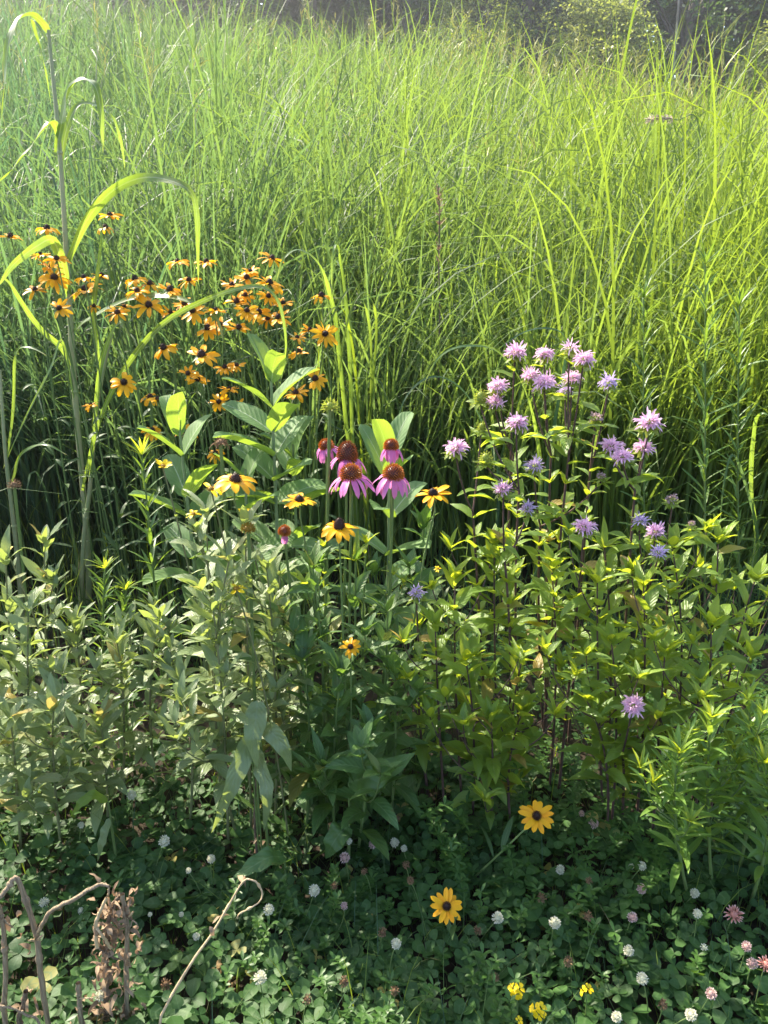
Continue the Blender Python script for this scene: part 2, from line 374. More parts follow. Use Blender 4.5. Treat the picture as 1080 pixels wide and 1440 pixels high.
# flowering culms with loose seed heads rising over the blades
def culms(n, x0, x1, y0, y1, Hr, seed):
    b_, r = MB(), np.random.default_rng(seed)
    x = r.uniform(x0, x1, n); y = r.uniform(y0, y1, n); k = np.abs(x) < .58 * y + .6; x, y = x[k], y[k]; n = len(x)
    P = np.stack([x, y, terrain(x, y)], -1); H = r.uniform(*Hr, n); az = r.uniform(0, 6.28, n); el = r.normal(1.48, .06, n); bd = np.abs(r.normal(.15, .12, n))
    V, F, A = ribbons(P, az, el, H, .0045 + .0004 * y, bd, P_thin, 6, 2, p=1.8, roll=r.uniform(0, 3, n)); b_.add(V, F, A)
    tips = V.reshape(n, 7, 2, 3).mean(2)
    q, w = [], []
    for j in range(11):
        f = r.uniform(.0, 1, n)[:, None]; q.append(tips[:, 5] * (1 - f) + tips[:, 6] * f); w.append(y)
    q = np.concatenate(q); w = np.concatenate(w); m = len(q)
    b_.add(*ribbons(q, r.uniform(0, 6.28, m), r.normal(1.05, .3, m), r.uniform(.06, .17, m), .0035 + .0005 * w, r.uniform(.1, .9, m), P_narrow, 3, 2, roll=r.uniform(0, 3, m)))
    return b_
b = culms(330, -9, 11, 3.3, 18, (1.4, 2.0), 3)
b2 = culms(650, 1, 14, 6, 18, (1.3, 1.9), 4); b.V += [v for v in b2.V]; b.A += b2.A; b.Q += [q + b.n for q in b2.Q]; b.qm += b2.qm; b.n += b2.n
tag(b.build('seeding_grass', M['culm']), kind='stuff')

# thin dim grass standing between the flower bed and the meadow edge
b = MB()
n = 1700
x = rng.uniform(-2.2, 2.2, n); y = rng.uniform(2.05, 2.75, n)
b.add(*ribbons(np.stack([x, y, terrain(x, y)], -1), rng.uniform(0, 6.28, n), rng.normal(1.35, .2, n).clip(.6, 1.57), rng.uniform(.25, .62, n) * (0.55 + .4 * (y - 1.5)), rng.uniform(.003, .006, n), rng.uniform(.1, 1.6, n), P_grass, 5, 2, p=2))
n = 2600
x = rng.uniform(-1.7, 1.7, n); y = rng.uniform(.75, 1.7, n)
b.add(*ribbons(np.stack([x, y, terrain(x, y)], -1), rng.uniform(0, 6.28, n), rng.normal(1.2, .25, n).clip(.4, 1.57), rng.uniform(.07, .2, n), rng.uniform(.0015, .003, n), rng.uniform(.2, 1.6, n), P_grass, 4, 2, p=2))
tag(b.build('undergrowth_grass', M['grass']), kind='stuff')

# ------------------------------------------------------------------ clover carpet
def clover(n, x0, x1, y0, y1, Lr):
    x = rng.uniform(x0, x1, n); y = rng.uniform(y0, y1, n)
    h = .035 + .085 * mound(x, y) * rng.uniform(.35, 1.15, n)
    z = terrain(x, y) + h
    C = np.stack([x, y, z], -1)
    a0 = rng.uniform(0, 6.28, n); s = rng.uniform(*Lr, n); vr = rng.random(n); tx, ty = rng.normal(0, .32, (2, n))
    P = np.repeat(C, 3, 0); az = np.repeat(a0, 3) + np.tile([0, 2.09, 4.19], n) + rng.normal(0, .12, 3 * n)
    el = .12 + np.repeat(tx, 3) * np.cos(az) + np.repeat(ty, 3) * np.sin(az) + rng.normal(0, .1, 3 * n)
    roll = np.repeat(ty, 3) * np.cos(az) - np.repeat(tx, 3) * np.sin(az)
    L = np.repeat(s, 3) * rng.uniform(.88, 1.1, 3 * n)
    lf = ribbons(P, az, el, L, L * rng.uniform(.78, .95, 3 * n), rng.uniform(0, .5, 3 * n), P_obov, 5, 3, rng.uniform(.05, .4, 3 * n), roll=roll, var=np.repeat(vr, 3))
    g = C.copy(); g[:, 0] += rng.normal(0, .02, n); g[:, 1] += rng.normal(0, .02, n); g[:, 2] = terrain(g[:, 0], g[:, 1])
    d = C - g; Ld = np.linalg.norm(d, axis=1)
    pt = ribbons(g, np.arctan2(d[:, 1], d[:, 0]), np.arcsin(d[:, 2] / Ld), Ld, .0016, 0, P_thin, 2, 2, roll=rng.uniform(0, 3, n), var=vr)
    return lf, pt
b = MB()
for args in ((4200, -1.25, 1.25, .66, 1.62, (.014, .026)), (2000, -1.7, 1.7, 1.5, 2.5, (.015, .026)), (900, -1.15, 1.15, .72, 1.4, (.025, .034))):
    for g in clover(*args): b.add(*g)
tag(b.build('clover_carpet', M['clover']), kind='stuff')

# low bright trefoil and vetch sprigs among the clover
def sprigs(n, xf, yf, Hr, Lr, Wk, whorl, nodes, elr):
    b_ = MB()
    x, y = xf(n), yf(n); H = rng.uniform(*Hr, n); az = rng.uniform(0, 6.28, n); el = rng.normal(1.35, .2, n)
    P = np.stack([x, y, terrain(x, y)], -1); vr = rng.random(n)
    V, F, A = ribbons(P, az, el, H, .0018, rng.uniform(.1, .5, n), P_thin, 6, 2, roll=rng.uniform(0, 3, n), var=vr); b_.add(V, F, A)
    ctr = V.reshape(n, 7, 2, 3).mean(2)
    for j in range(nodes):
        f = (.3 + .7 * j / (nodes - 1)) * 5.99; i = int(f); q = ctr[:, i] * (1 - f + i) + ctr[:, i + 1] * (f - i)
        a0 = rng.uniform(0, 6.28, n)
        for k in range(whorl):
            b_.add(*ribbons(q, a0 + k * 2 * PI / whorl + rng.normal(0, .2, n), rng.uniform(*elr, n), rng.uniform(*Lr, n), rng.uniform(*Lr, n) * Wk, rng.uniform(0, .7, n), P_obov, 3, 3, .2, var=vr))
    return b_
U = lambda a, c: (lambda n: rng.uniform(a, c, n))
G = lambda m, s: (lambda n: rng.normal(m, s, n))
tag(sprigs(150, G(.08, .28), lambda n: rng.uniform(.72, 1.2, n), (.06, .15), (.012, .022), .42, 4, 6, (.1, .8)).build('trefoil_patch', M['weed']), kind='stuff')
tag(sprigs(260, U(.1, 1.1), U(1.15, 2.0), (.08, .28), (.012, .024), .4, 5, 7, (0, .6)).build('vetch_patch', M['fern']), kind='stuff')

# ------------------------------------------------------------------ the wood beyond the crest
def tree(x, y, h, r, seed, mat, label, trunk_mat='bark', clumps=60, lean=0., low=.08, leaf=.24):
    per = 150
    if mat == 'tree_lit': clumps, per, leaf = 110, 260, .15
    q = np.random.default_rng(seed)
    z0 = float(terrain(x, y)); base = (x, y, z0)
    t = thing('tree', base, label, 'tree', 'trees beyond the meadow')
    tr, cr = MB(), MB()
    top = np.array([x + lean, y, z0 + h * .93])
    path = bez(base, (x + q.normal(0, .3), y, z0 + h * .5), top, 10); tr.add(*tube(path, [.022 * h, .012 * h, .003 * h], 8))
    C = []
    for i in range(clumps):
        f = low + (1 - low) * q.random() ** .85; a = q.uniform(0, 6.28)
        w = r * (1.15 * math.sin(PI * min(.97, .2 + .75 * (f - low) / (1 - low)))) * math.sqrt(q.uniform(.12, 1))
        p0 = path[int(min(9, f * 8))]
        c = np.array([x + lean * f + w * math.cos(a), y + w * math.sin(a), z0 + h * f + q.normal(0, .3)]); C.append(c)
        if i % 2 == 0: tr.add(*tube(bez(p0, (p0 + c) / 2 + [0, 0, .4], c, 5), [.006 * h, .0015 * h], 5))
    C = np.array(C); k = np.repeat(np.arange(clumps), per); m = len(k)
    d = q.standard_normal((m, 3)); d /= np.linalg.norm(d, axis=1)[:, None]
    cr_ = q.uniform(.6, 1.25, clumps)[k] * r * .34
    P = C[k] + d * (cr_ * q.uniform(.35, 1.05, m) ** .6)[:, None] * [1, 1, .72]
    L = q.uniform(.6, 1.25, m) * leaf
    cr.add(*ribbons(P, q.uniform(0, 6.28, m), q.uniform(-.9, .6, m), L, L * q.uniform(.5, .85, m), q.uniform(0, .6, m), P_ovate, 2, 2, roll=q.normal(0, .6, m), var=(.6 * q.random(clumps)[k] + .4 * q.random(m))))
    tr.build('trunk', M[trunk_mat], t); cr.build('crown', M[mat], t)
    return t
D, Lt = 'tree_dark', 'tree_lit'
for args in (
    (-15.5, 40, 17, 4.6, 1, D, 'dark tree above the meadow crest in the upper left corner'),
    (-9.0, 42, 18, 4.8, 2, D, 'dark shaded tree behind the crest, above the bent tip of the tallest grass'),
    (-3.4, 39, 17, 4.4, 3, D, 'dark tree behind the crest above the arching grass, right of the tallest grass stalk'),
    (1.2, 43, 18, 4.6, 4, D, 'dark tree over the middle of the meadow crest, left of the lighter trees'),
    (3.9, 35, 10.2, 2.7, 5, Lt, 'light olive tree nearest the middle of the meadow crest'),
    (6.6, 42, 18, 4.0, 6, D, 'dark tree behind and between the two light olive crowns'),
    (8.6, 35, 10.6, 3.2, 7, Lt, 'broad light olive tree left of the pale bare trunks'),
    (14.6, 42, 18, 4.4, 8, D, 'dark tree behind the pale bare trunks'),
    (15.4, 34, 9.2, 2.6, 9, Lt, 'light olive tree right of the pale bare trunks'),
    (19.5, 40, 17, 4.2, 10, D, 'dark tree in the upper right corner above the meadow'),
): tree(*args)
for i, (x, y, ln, label) in enumerate(((9.4, 36, -.9, 'pale bare leaning trunk, leftmost of the bare trunks at upper right'), (10.5, 36.5, .1, 'slim bare grey trunk standing between the two paler bare trunks'), (12.1, 36, -.5, 'pale bare trunk with stubs, rightmost of the bare trunks at upper right'))):
    t = thing('bare_tree', (x, y, float(terrain(x, y))), label, 'tree', 'bare trunks'); c = MB(); z = float(terrain(x, y))
    pth = bez((x, y, z), (x + ln * .3, y, z + 7), (x + ln, y, z + 15), 14); c.add(*tube(pth, [.075, .05, .025], 8)); c.build('trunk', M['pale_bark' if i != 1 else 'bark'], t)
    for k in range(7):
        p = pth[5 + k]; a = rng.uniform(0, 6.28); e = p + np.array([math.cos(a) * 1.1, math.sin(a) * .8, .9 + .3 * rng.random()])
        c = MB(); c.add(*tube(bez(p, (p + e) / 2 + [0, 0, -.15], e, 5), [.025, .008], 5)); c.build('limb', M['pale_bark' if i != 1 else 'bark'], t)
# far wall of the wood, one mass
q = np.random.default_rng(77); b = MB(); n = 130000
x = q.uniform(-60, 60, n); y = 50 + 5 * np.sin(x * .21) + q.normal(0, 2.2, n); z = -1 + 23 * q.random(n) ** .9 + 1.5 * np.sin(x * .5)
b.add(*ribbons(np.stack([x, y, z], -1), q.uniform(0, 6.28, n), q.uniform(-.8, .6, n), q.uniform(.7, 1.3, n), q.uniform(.6, .95, n), .3, P_ovate, 2, 2, roll=q.normal(0, .6, n), var=q.random(n)))
tag(b.build('forest', M['tree_dark']), kind='stuff')
def shrub(x, y, h, r, seed, label, mat='shrub', leaf=.06):
    q = np.random.default_rng(seed); z0 = float(terrain(x, y)); t = thing('shrub', (x, y, z0), label, 'shrub', 'shrubs at the meadow crest'); st, fo = MB(), MB()
    for s in range(13):
        a = q.uniform(0, 6.28); e = np.array([x + math.cos(a) * r * q.random(), y + math.sin(a) * r * q.random(), z0 + h * q.uniform(.6, 1)])
        pth = bez((x, y, z0), ((x + e[0]) / 2, (y + e[1]) / 2, z0 + h * .55), e, 9); st.add(*tube(pth, [.014, .004], 5))
        k = 150; f = q.uniform(.25, 1, k) * 7.99; i = f.astype(int); P = pth[i] + (pth[i + 1] - pth[i]) * (f - i)[:, None] + q.normal(0, .06, (k, 3))
        fo.add(*ribbons(P, q.uniform(0, 6.28, k), q.uniform(-.3, .9, k), leaf * q.uniform(.7, 1.3, k), leaf * .35, .5, P_lance, 2, 2, roll=q.normal(0, .4, k)))
    st.build('stem', M['stem'], t); fo.build('foliage', M[mat], t)
for px, py, Y, h, r, sd, lb in ((905, 150, 15.5, 2.0, .8, 31, 'yellow-green shrub at the crest below the pale bare trunks'), (1062, 200, 14.5, 2.1, .9, 32, 'leafy shrub at the right edge where the crest meets the dark wood'), (660, 70, 17.0, 2.3, .9, 33, 'yellow-green shrub at the crest below the broad light olive tree'), (970, 165, 16.0, 1.9, .7, 34, 'small yellow-green shrub between the other two shrubs near the right edge')):
    p = at(px, py, Y); shrub(p[0], Y, h, r, sd, lb)

# ------------------------------------------------------------------ light
SUN_AZ, SUN_EL = rad(-45), rad(43)          # azimuth from straight ahead, minus = to the left
w = bpy.data.worlds.new('World'); S.world = w; w.use_nodes = True
nt = w.node_tree; bg = nt.nodes['Background']
sky = nt.nodes.new('ShaderNodeTexSky'); sky.sky_type = 'NISHITA'; sky.sun_disc = False
sky.sun_elevation = SUN_EL; sky.sun_rotation = SUN_AZ % (2 * PI); sky.air_density = 1.0; sky.dust_density = 2.0
nt.links.new(sky.outputs[0], bg.inputs[0]); bg.inputs[1].default_value = .15
sl = bpy.data.lights.new('sun', 'SUN'); sl.energy = 4.8; sl.angle = rad(.53); sl.color = (1, .91, .75)
so = bpy.data.objects.new('sun', sl); COL.objects.link(so)
so.location = (-8, 6, 8)
so.rotation_euler = Vector((math.sin(SUN_AZ) * math.cos(SUN_EL), math.cos(SUN_AZ) * math.cos(SUN_EL), math.sin(SUN_EL))).to_track_quat('Z', 'Y').to_euler()
S.view_settings.view_transform = 'Standard'; S.view_settings.look = 'None'; S.view_settings.gamma = 1; S.view_settings.exposure = 1.8
S.render.engine = 'CYCLES'
c = S.cycles
c.max_bounces = 7; c.diffuse_bounces = 4; c.glossy_bounces = 2; c.transmission_bounces = 6; c.transparent_max_bounces = 4
c.use_denoising = True; c.sample_clamp_indirect = 8

# humid morning air: one even volume round the camera and everything in view
hb = MB(); x0, x1, y0, y1, z0, z1 = -75, 75, -12, 75, -12, 30
hb.add([(x, y, z) for z in (z0, z1) for y in (y0, y1) for x in (x0, x1)], [(0, 2, 3, 1), (4, 5, 7, 6), (0, 1, 5, 4), (2, 6, 7, 3), (0, 4, 6, 2), (1, 3, 7, 5)], np.zeros((8, 3)))
m, nt, out = new_mat('humid_air'); pv = N(nt, 'ShaderNodeVolumePrincipled'); pv.inputs['Color'].default_value = (.92, .95, 1, 1); pv.inputs['Density'].default_value = HAZE; pv.inputs['Anisotropy'].default_value = .7
nt.links.new(pv.outputs[0], out.inputs['Volume'])
tag(hb.build('haze', m), kind='stuff')
c.volume_bounces = 0
# ------------------------------------------------------------------ flower head meshes (shared by the copies)
def dome(r, h, nu=14, nv=8, under=.25):
    th = np.linspace(-under, PI / 2, nv); ph = np.arange(nu) * 2 * PI / nu
    V = np.stack([r * np.cos(th)[:, None] * np.cos(ph)[None], r * np.cos(th)[:, None] * np.sin(ph)[None], np.repeat((h * np.sin(th))[:, None], nu, 1)], -1)
    A = np.zeros(V.shape); A[..., 0] = .2; A[..., 1] = 0; A[..., 2] = rng.random()
    i = (np.arange(nv - 1) * nu)[:, None]; j = np.arange(nu)[None]; j2 = (j + 1) % nu
    return V.reshape(-1, 3), np.stack([i + j, i + j2, i + nu + j2, i + nu + j], -1).reshape(-1, 4), A.reshape(-1, 3)
def spiral(n, r, h, under=.2):
    i = np.arange(n) + .5; f = i / n
    th = PI / 2 - (PI / 2 + under) * np.sqrt(f) ** 1.0 * 1.0; ph = i * 2.39996
    P = np.stack([r * np.cos(th) * np.cos(ph), r * np.cos(th) * np.sin(ph), h * np.sin(th)], -1)
    el = np.arctan2(np.sin(th) / h, np.cos(th) / r)
    return P, ph, el, f
def bristly(r, h, n, L, W, under=.2):
    """dome closely set with pointed scales; attribute v runs from root to tip"""
    b = MB(); b.add(*dome(r * .93, h * .93, 14, 8, under))
    P, ph, el, f = spiral(n, r * .9, h * .9, under)
    b.add(*ribbons(P, ph, el, L * rng.uniform(.8, 1.2, n), W, rng.normal(0, .2, n), P_lance, 2, 3, .7))
    b.add(*ribbons(P, ph, el, L * rng.uniform(.8, 1.2, n), W, rng.normal(0, .2, n), P_lance, 2, 3, .7, roll=PI / 2))
    return b
def petals(n, r0, L, W, el, bend, prof=P_petal, jit=.15, drop=(), fold=.18, nseg=6):
    b = MB(); k = np.array([i for i in range(n) if i not in drop]); m = len(k)
    az = k * 2 * PI / n + rng.normal(0, jit * .5, m)
    P = np.stack([r0 * np.cos(az), r0 * np.sin(az), rng.normal(0, .0006, m)], -1)
    b.add(*ribbons(P, az, el + rng.normal(0, jit, m), L * rng.uniform(.88, 1.08, m), W * rng.uniform(.85, 1.1, m), bend + rng.normal(0, jit * 1.3, m), prof, nseg, 5, fold, roll=rng.normal(0, jit, m), twist=rng.normal(0, jit, m), curl=rng.normal(0, jit * .7, m), p=1.1))
    return b
SUSAN = []
for i in range(9):
    pt = petals([12, 13, 11, 14, 12, 10, 13, 11, 12][i], .006, [.032, .033, .030, .033, .029, .034, .031, .026, .033][i], [.0115, .0105, .0125, .010, .012, .013, .011, .009, .012][i], .12, [.35, .65, 1.0, .2, .5, .85, .55, 1.25, .3][i], jit=.24, drop=[(), (), (3,), (), (7, 8), (5,), (0,), (2, 6), (9, 10, 11)][i]).mesh('petal_ring', M['gold'])
    cn = bristly(.0085, .0115 + .001 * (i % 3), 120, .003, .0016, .3).mesh('cone', M['brown'])
    cx = petals(9, .004, .017, .0045, -.05, .5, P_lance).mesh('calyx', M['stem'])
    SUSAN.append((pt, cn, cx))
TALL_CONE = bristly(.0095, .019, 190, .003, .0016, .35).mesh('cone', M['brown'])
SUSAN_Y = [petals(n, .0065, .031, .0125, .10, bd, drop=dr).mesh('petal_ring', M['yellow']) for n, bd, dr in ((12, .55, ()), (11, .95, ()), (13, .4, ()), (12, .7, (4,)))]

def unit(v):
    v = np.asarray(v, float); return v / np.linalg.norm(v)
def facing(P, tilt, yaw=0.):
    """direction a head looks: upright at tilt 0, at the path where the photo was taken from at tilt 1"""
    d = unit([-P[0] + .25 * yaw, -P[1], CAM_H - P[2]])
    return unit((1 - tilt) * np.array([0, 0, 1.]) + tilt * d + np.array([yaw * .35, 0, 0]))
def ground_pt(x, y): return np.array([x, y, float(terrain(x, y))])

# ------------------------------------------------------------------ black-eyed susans
def susan(px, py, Y, sc, tilt, label, group, mat='gold', i=None, yaw=0., base=None, cone=None, leaves=7, bow=None):
    P = at(px, py, Y); i = rng.integers(0, 9) if i is None else i
    g = ground_pt(*(base if base is not None else (P[0] + rng.normal(0, .05), Y + rng.uniform(.0, .16))))
    t = thing('black_eyed_susan', g, label, 'flower', group)
    n = facing(P, tilt, yaw)
    st, lf = MB(), MB()
    pth = bez(g, bow if bow is not None else (g + P) / 2 - n * .03 + [rng.normal(0, .02), rng.normal(0, .02), .1], P - n * .004, 12)
    pth[-1] = P - n * .004; pth[-2] = P - n * .035 * sc
    st.add(*tube(pth, [.0024, .0021, .0019], 6))
    if leaves:
        f = rng.uniform(.05, .72, leaves); q = pth[(f * 11).astype(int)]
        lf.add(*ribbons(q, rng.uniform(0, 6.28, leaves), rng.uniform(.2, 1.0, leaves), rng.uniform(.05, .11, leaves) * (1.1 - .6 * f), rng.uniform(.011, .021, leaves) * (1.1 - .5 * f), rng.uniform(.3, 1.3, leaves), P_lance, 6, 3, .3, twist=rng.normal(0, .4, leaves)))
        lf.build('foliage', M['susan_leaf'], t)
    st.build('stem', M['stem'], t)
    pt, cn, cx = SUSAN[i]
    if mat == 'yellow': pt = SUSAN_Y[i % 4]
    sp = rng.uniform(0, 6.28); lo = P - g
    place('petal_ring', pt, t, lo, n, sp, sc)
    place('cone', cone or cn, t, lo + n * .001, n, sp, sc * (.86 if mat == 'gold' else 1))
    place('calyx', cx, t, lo - n * .003, n, sp, sc)
    return t
GB = 'black-eyed susans in the bed before the tall grass'
BED = [  # px, py, tilt, size, label
 (15,333,.1,1.0,'leftmost black-eyed susan of the bed, alone left of the curled broad grass leaf'),
 (66,322,.1,1.05,'drooping black-eyed susan just above the curled broad grass leaf'),
 (155,303,.15,.95,'topmost black-eyed susan of all, upper of the pair right of the tall grass stalk'),
 (148,321,.0,1.0,'black-eyed susan crossed by a grey-green grass tip, lower of the topmost pair'),
 (57,358,.1,.75,'small black-eyed susan half hidden under the curled broad grass leaf'),
 (80,365,.2,1.0,'upper black-eyed susan of three stacked left of the tall grass stalk'),
 (71,375,.1,.95,'middle black-eyed susan of three stacked left of the tall grass stalk'),
 (76,391,.45,1.25,'largest and lowest black-eyed susan of three stacked left of the tall grass stalk'),
 (50,408,.3,.95,'ragged black-eyed susan down and left of the largest stacked one'),
 (83,434,.5,.9,'small round black-eyed susan lowest on the left of the tall grass stalk'),
 (120,408,.3,1.3,'big drooping black-eyed susan just right of the tall grass stalk'),
 (118,391,.0,.85,'black-eyed susan showing mostly its dark cone, behind the big drooping one'),
 (143,388,.1,.9,'black-eyed susan behind a hanging grass blade, right of the big drooping one'),
 (190,393,.15,1.05,'black-eyed susan at the upper left of the cluster of three by the pale arching blade'),
 (211,400,.25,1.05,'right-hand black-eyed susan in the cluster of three over the pale arching blade'),
 (193,410,.2,1.0,'lowest black-eyed susan in the cluster of three over the pale arching blade'),
 (239,408,.15,1.15,'wide black-eyed susan resting just above the pale arching blade'),
 (250,369,.05,.95,'black-eyed susan standing alone high, left of the thin hanging leaf tip'),
 (209,430,.45,1.2,'wide open black-eyed susan just below the pale arching blade'),
 (165,440,.4,.95,'dark-centred black-eyed susan under the left end of the pale arching blade'),
 (266,395,.2,.95,'black-eyed susan left of the thin hanging leaf tip, below the lone high one'),
 (260,428,.25,1.0,'black-eyed susan behind the yellow-green arching leaf, above a fully open one'),
 (271,438,.6,1.0,'fully open black-eyed susan below the yellow-green arching leaf'),
 (240,440,.2,.8,'small black-eyed susan left of the fully open one under the arching leaf'),
 (231,490,.3,1.2,'spreading black-eyed susan alone above the left milkweed'),
 (174,538,.65,1.1,'black-eyed susan facing the path, alone in the dim grass left of the left milkweed'),
 (211,559,.4,1.0,'black-eyed susan peeping out left of the top leaves of the left milkweed'),
 (128,570,.2,.6,'small dim black-eyed susan deep in the grass beside the tall grass stalk'),
 (132,431,.3,.7,'faint small black-eyed susan behind the long grass leaves right of the stalk'),
 (175,432,.2,.75,'half hidden black-eyed susan just under the pale arching blade at its bend'),
 (290,369,.05,.95,'black-eyed susan standing high just right of the thin hanging leaf tip'),
 (382,364,.15,1.1,'high black-eyed susan left of the arched grass leaf over the right side of the bed'),
 (352,382,.1,.85,'upper black-eyed susan of the leaning pair above the yellow-green arching leaf'),
 (347,391,.4,1.0,'lower black-eyed susan of the leaning pair above the yellow-green arching leaf'),
 (326,401,.2,.95,'black-eyed susan tilted left, above the crest of the yellow-green arching leaf'),
 (379,399,.1,1.2,'shaggy black-eyed susan beside the top of the yellow-green arching leaf'),
 (377,417,.4,.9,'black-eyed susan with a reddish cone, under the top of the arching leaf'),
 (345,416,.2,.9,'black-eyed susan seen from its side, under the yellow-green arching leaf'),
 (333,425,.15,1.05,'flat wide black-eyed susan left of the knot of blooms over the tall milkweed'),
 (347,437,.5,.95,'left black-eyed susan in the row of four over the tall milkweed'),
 (364,440,.4,1.1,'second black-eyed susan from the left in the row over the tall milkweed'),
 (398,427,.2,.85,'black-eyed susan just right of the falling tip of the arching leaf'),
 (391,447,.3,1.0,'right black-eyed susan in the row of four over the tall milkweed'),
 (377,449,.3,.9,'third black-eyed susan in the row of four, touching the tall milkweed'),
 (452,416,.1,1.05,'black-eyed susan alone right of the arching leaf, beside the arching grass'),
 (292,462,.4,1.2,'big black-eyed susan left of the pair crowded together left of the tall milkweed'),
 (310,457,.2,.95,'black-eyed susan behind and right of the big one left of the tall milkweed'),
 (336,461,.3,1.0,'black-eyed susan with a cone at its left, next to the top of the tall milkweed'),
 (284,500,.2,1.45,'largest drooping black-eyed susan between the two milkweeds'),
 (277,533,.5,1.0,'round black-eyed susan below the largest drooping one'),
 (264,526,.3,.8,'black-eyed susan partly behind the round one, beside the left milkweed top'),
 (316,517,.3,.85,'ragged left one of two black-eyed susans left of the tall milkweed leaves'),
 (333,514,.3,.75,'right one of two small black-eyed susans left of the tall milkweed leaves'),
 (436,465,.1,.85,'black-eyed susan seen from its side, left neighbour of the sunny round one'),
 (457,470,.6,1.1,'sunny round black-eyed susan at the right end of the bed'),
 (418,475,.1,.7,'small black-eyed susan just right of the tall milkweed tip'),
 (420,495,.25,1.0,'black-eyed susan below the small one, right of the tall milkweed tip'),
 (443,533,.5,1.05,'black-eyed susan turned sideways, right of the tall milkweed leaves'),
 (416,553,.15,1.05,'black-eyed susan with a hidden cone, low behind the tall milkweed leaves'),
 (322,548,.1,.85,'black-eyed susan with a hidden cone behind the tall milkweed left leaf'),
 (308,565,.75,.85,'small round black-eyed susan facing the path between the two milkweeds'),
 (334,571,.3,.8,'lowest black-eyed susan hanging just left of the tall milkweed leaf'),
 (222,562,.2,.8,'black-eyed susan behind the top leaves of the left milkweed'),
 (214,606,.4,.9,'dim black-eyed susan behind the left leaf of the left milkweed'),
 (262,609,.3,.8,'small black-eyed susan between the stem and right leaf of the left milkweed'),
 (303,638,.5,.9,'shaded black-eyed susan low behind the milkweeds, above the sage plants'),
 (303,436,.1,.8,'faint black-eyed susan seen from its side, right of the fully open one'),
]
for i, (px, py, tl, sc, lb) in enumerate(BED):
    Y = 2.34 - .30 * (py - 330) / 230 + rng.uniform(-.07, .07)
    susan(px, py, Y, sc * 1.04, tl * .85 + .04, lb, GB, yaw=rng.normal(0, .35))
GF = 'large black-eyed susans in front'
susan(331, 676, 1.42, 1.25, .12, 'largest front black-eyed susan, left of all, above the sage green plants', GF, 'yellow', 1, .3, base=at(418, 1000, 1.45)[:2])
susan(421, 704, 1.46, 1.0, .06, 'front black-eyed susan with level petals, left of the three and nearest the tall milkweed', GF, 'yellow', 0, base=at(470, 1000, 1.47)[:2])
susan(477, 742, 1.40, 1.12, .1, 'front black-eyed susan with a tall black cone, below the purple coneflowers', GF, 'yellow', 1, cone=TALL_CONE, base=at(492, 1000, 1.42)[:2])
susan(609, 695, 1.44, 1.08, .16, 'front black-eyed susan on a slanting stem, right of the purple coneflowers', GF, 'yellow', 3, -.3, base=at(540, 1000, 1.46)[:2])
susan(755, 1148, 1.22, .97, .60, 'low black-eyed susan on a bent stem below the wild bergamot', GF, 'yellow', 2, -.1, base=at(640, 1235, 1.26)[:2], bow=at(705, 1200, 1.21), leaves=5)
susan(628, 1275, 1.06, .84, .74, 'lowest black-eyed susan, facing up from the clover', GF, 'yellow', 2, base=at(630, 1330, 1.10)[:2], leaves=3)
susan(493, 910, 1.33, .62, .6, 'small stunted black-eyed susan with few petals in the leafy centre', GF, 'yellow', 3, base=at(496, 1130, 1.36)[:2])

# ------------------------------------------------------------------ purple coneflowers
CPET = [petals(n, .010, .049, .0125, el - .2, bd + .12, P_petal, .16, dr).mesh('petal_ring', M['pink']) for n, el, bd, dr in ((13, -.15, .75, ()), (14, -.35, .85, ()), (14, -.75, .7, (2,)), (12, -.3, 1.0, (5,)), (9, -.7, .8, (1, 2, 3, 4, 5, 6, 7)))]
CCONE = [bristly(.0155, .0165, 230, .0062, .0029, .35).mesh('cone', M['orange']), bristly(.0155, .026, 260, .006, .0029, .35).mesh('cone', M['rust'])]
def leafy(path, n, L, W, f0, f1, mb, prof=P_lance, el=(.2, .7), bend=(.3, 1.2), taper=.5, az=None, cross=3, nseg=6, fold=.3, wav=.1, up=0., spiral_=True, jag=0., roll=.25):
    K = len(path) - 1; f = np.linspace(f0, f1, n) + rng.normal(0, .012, n); f = f.clip(0, .9999)
    i = (f * K).astype(int); q = path[i] + (path[i + 1] - path[i]) * (f * K - i)[:, None]
    a = az if az is not None else rng.uniform(0, 6.28) + np.arange(n) * 2.4 + rng.normal(0, .25, n)
    g = (f - f0) / max(1e-6, f1 - f0); s = (1 - taper * g) * rng.uniform(.8, 1.15, n)
    e = rng.uniform(*el, n) + up * g
    mb.add(*ribbons(q, a, e, L * s, W * s * rng.uniform(.85, 1.15, n), rng.uniform(*bend, n) * (1 - .4 * g), prof, nseg, cross, fold, roll=rng.normal(0, roll, n), twist=rng.normal(0, .3, n), curl=rng.normal(0, .2, n), wav=wav, jag=jag))
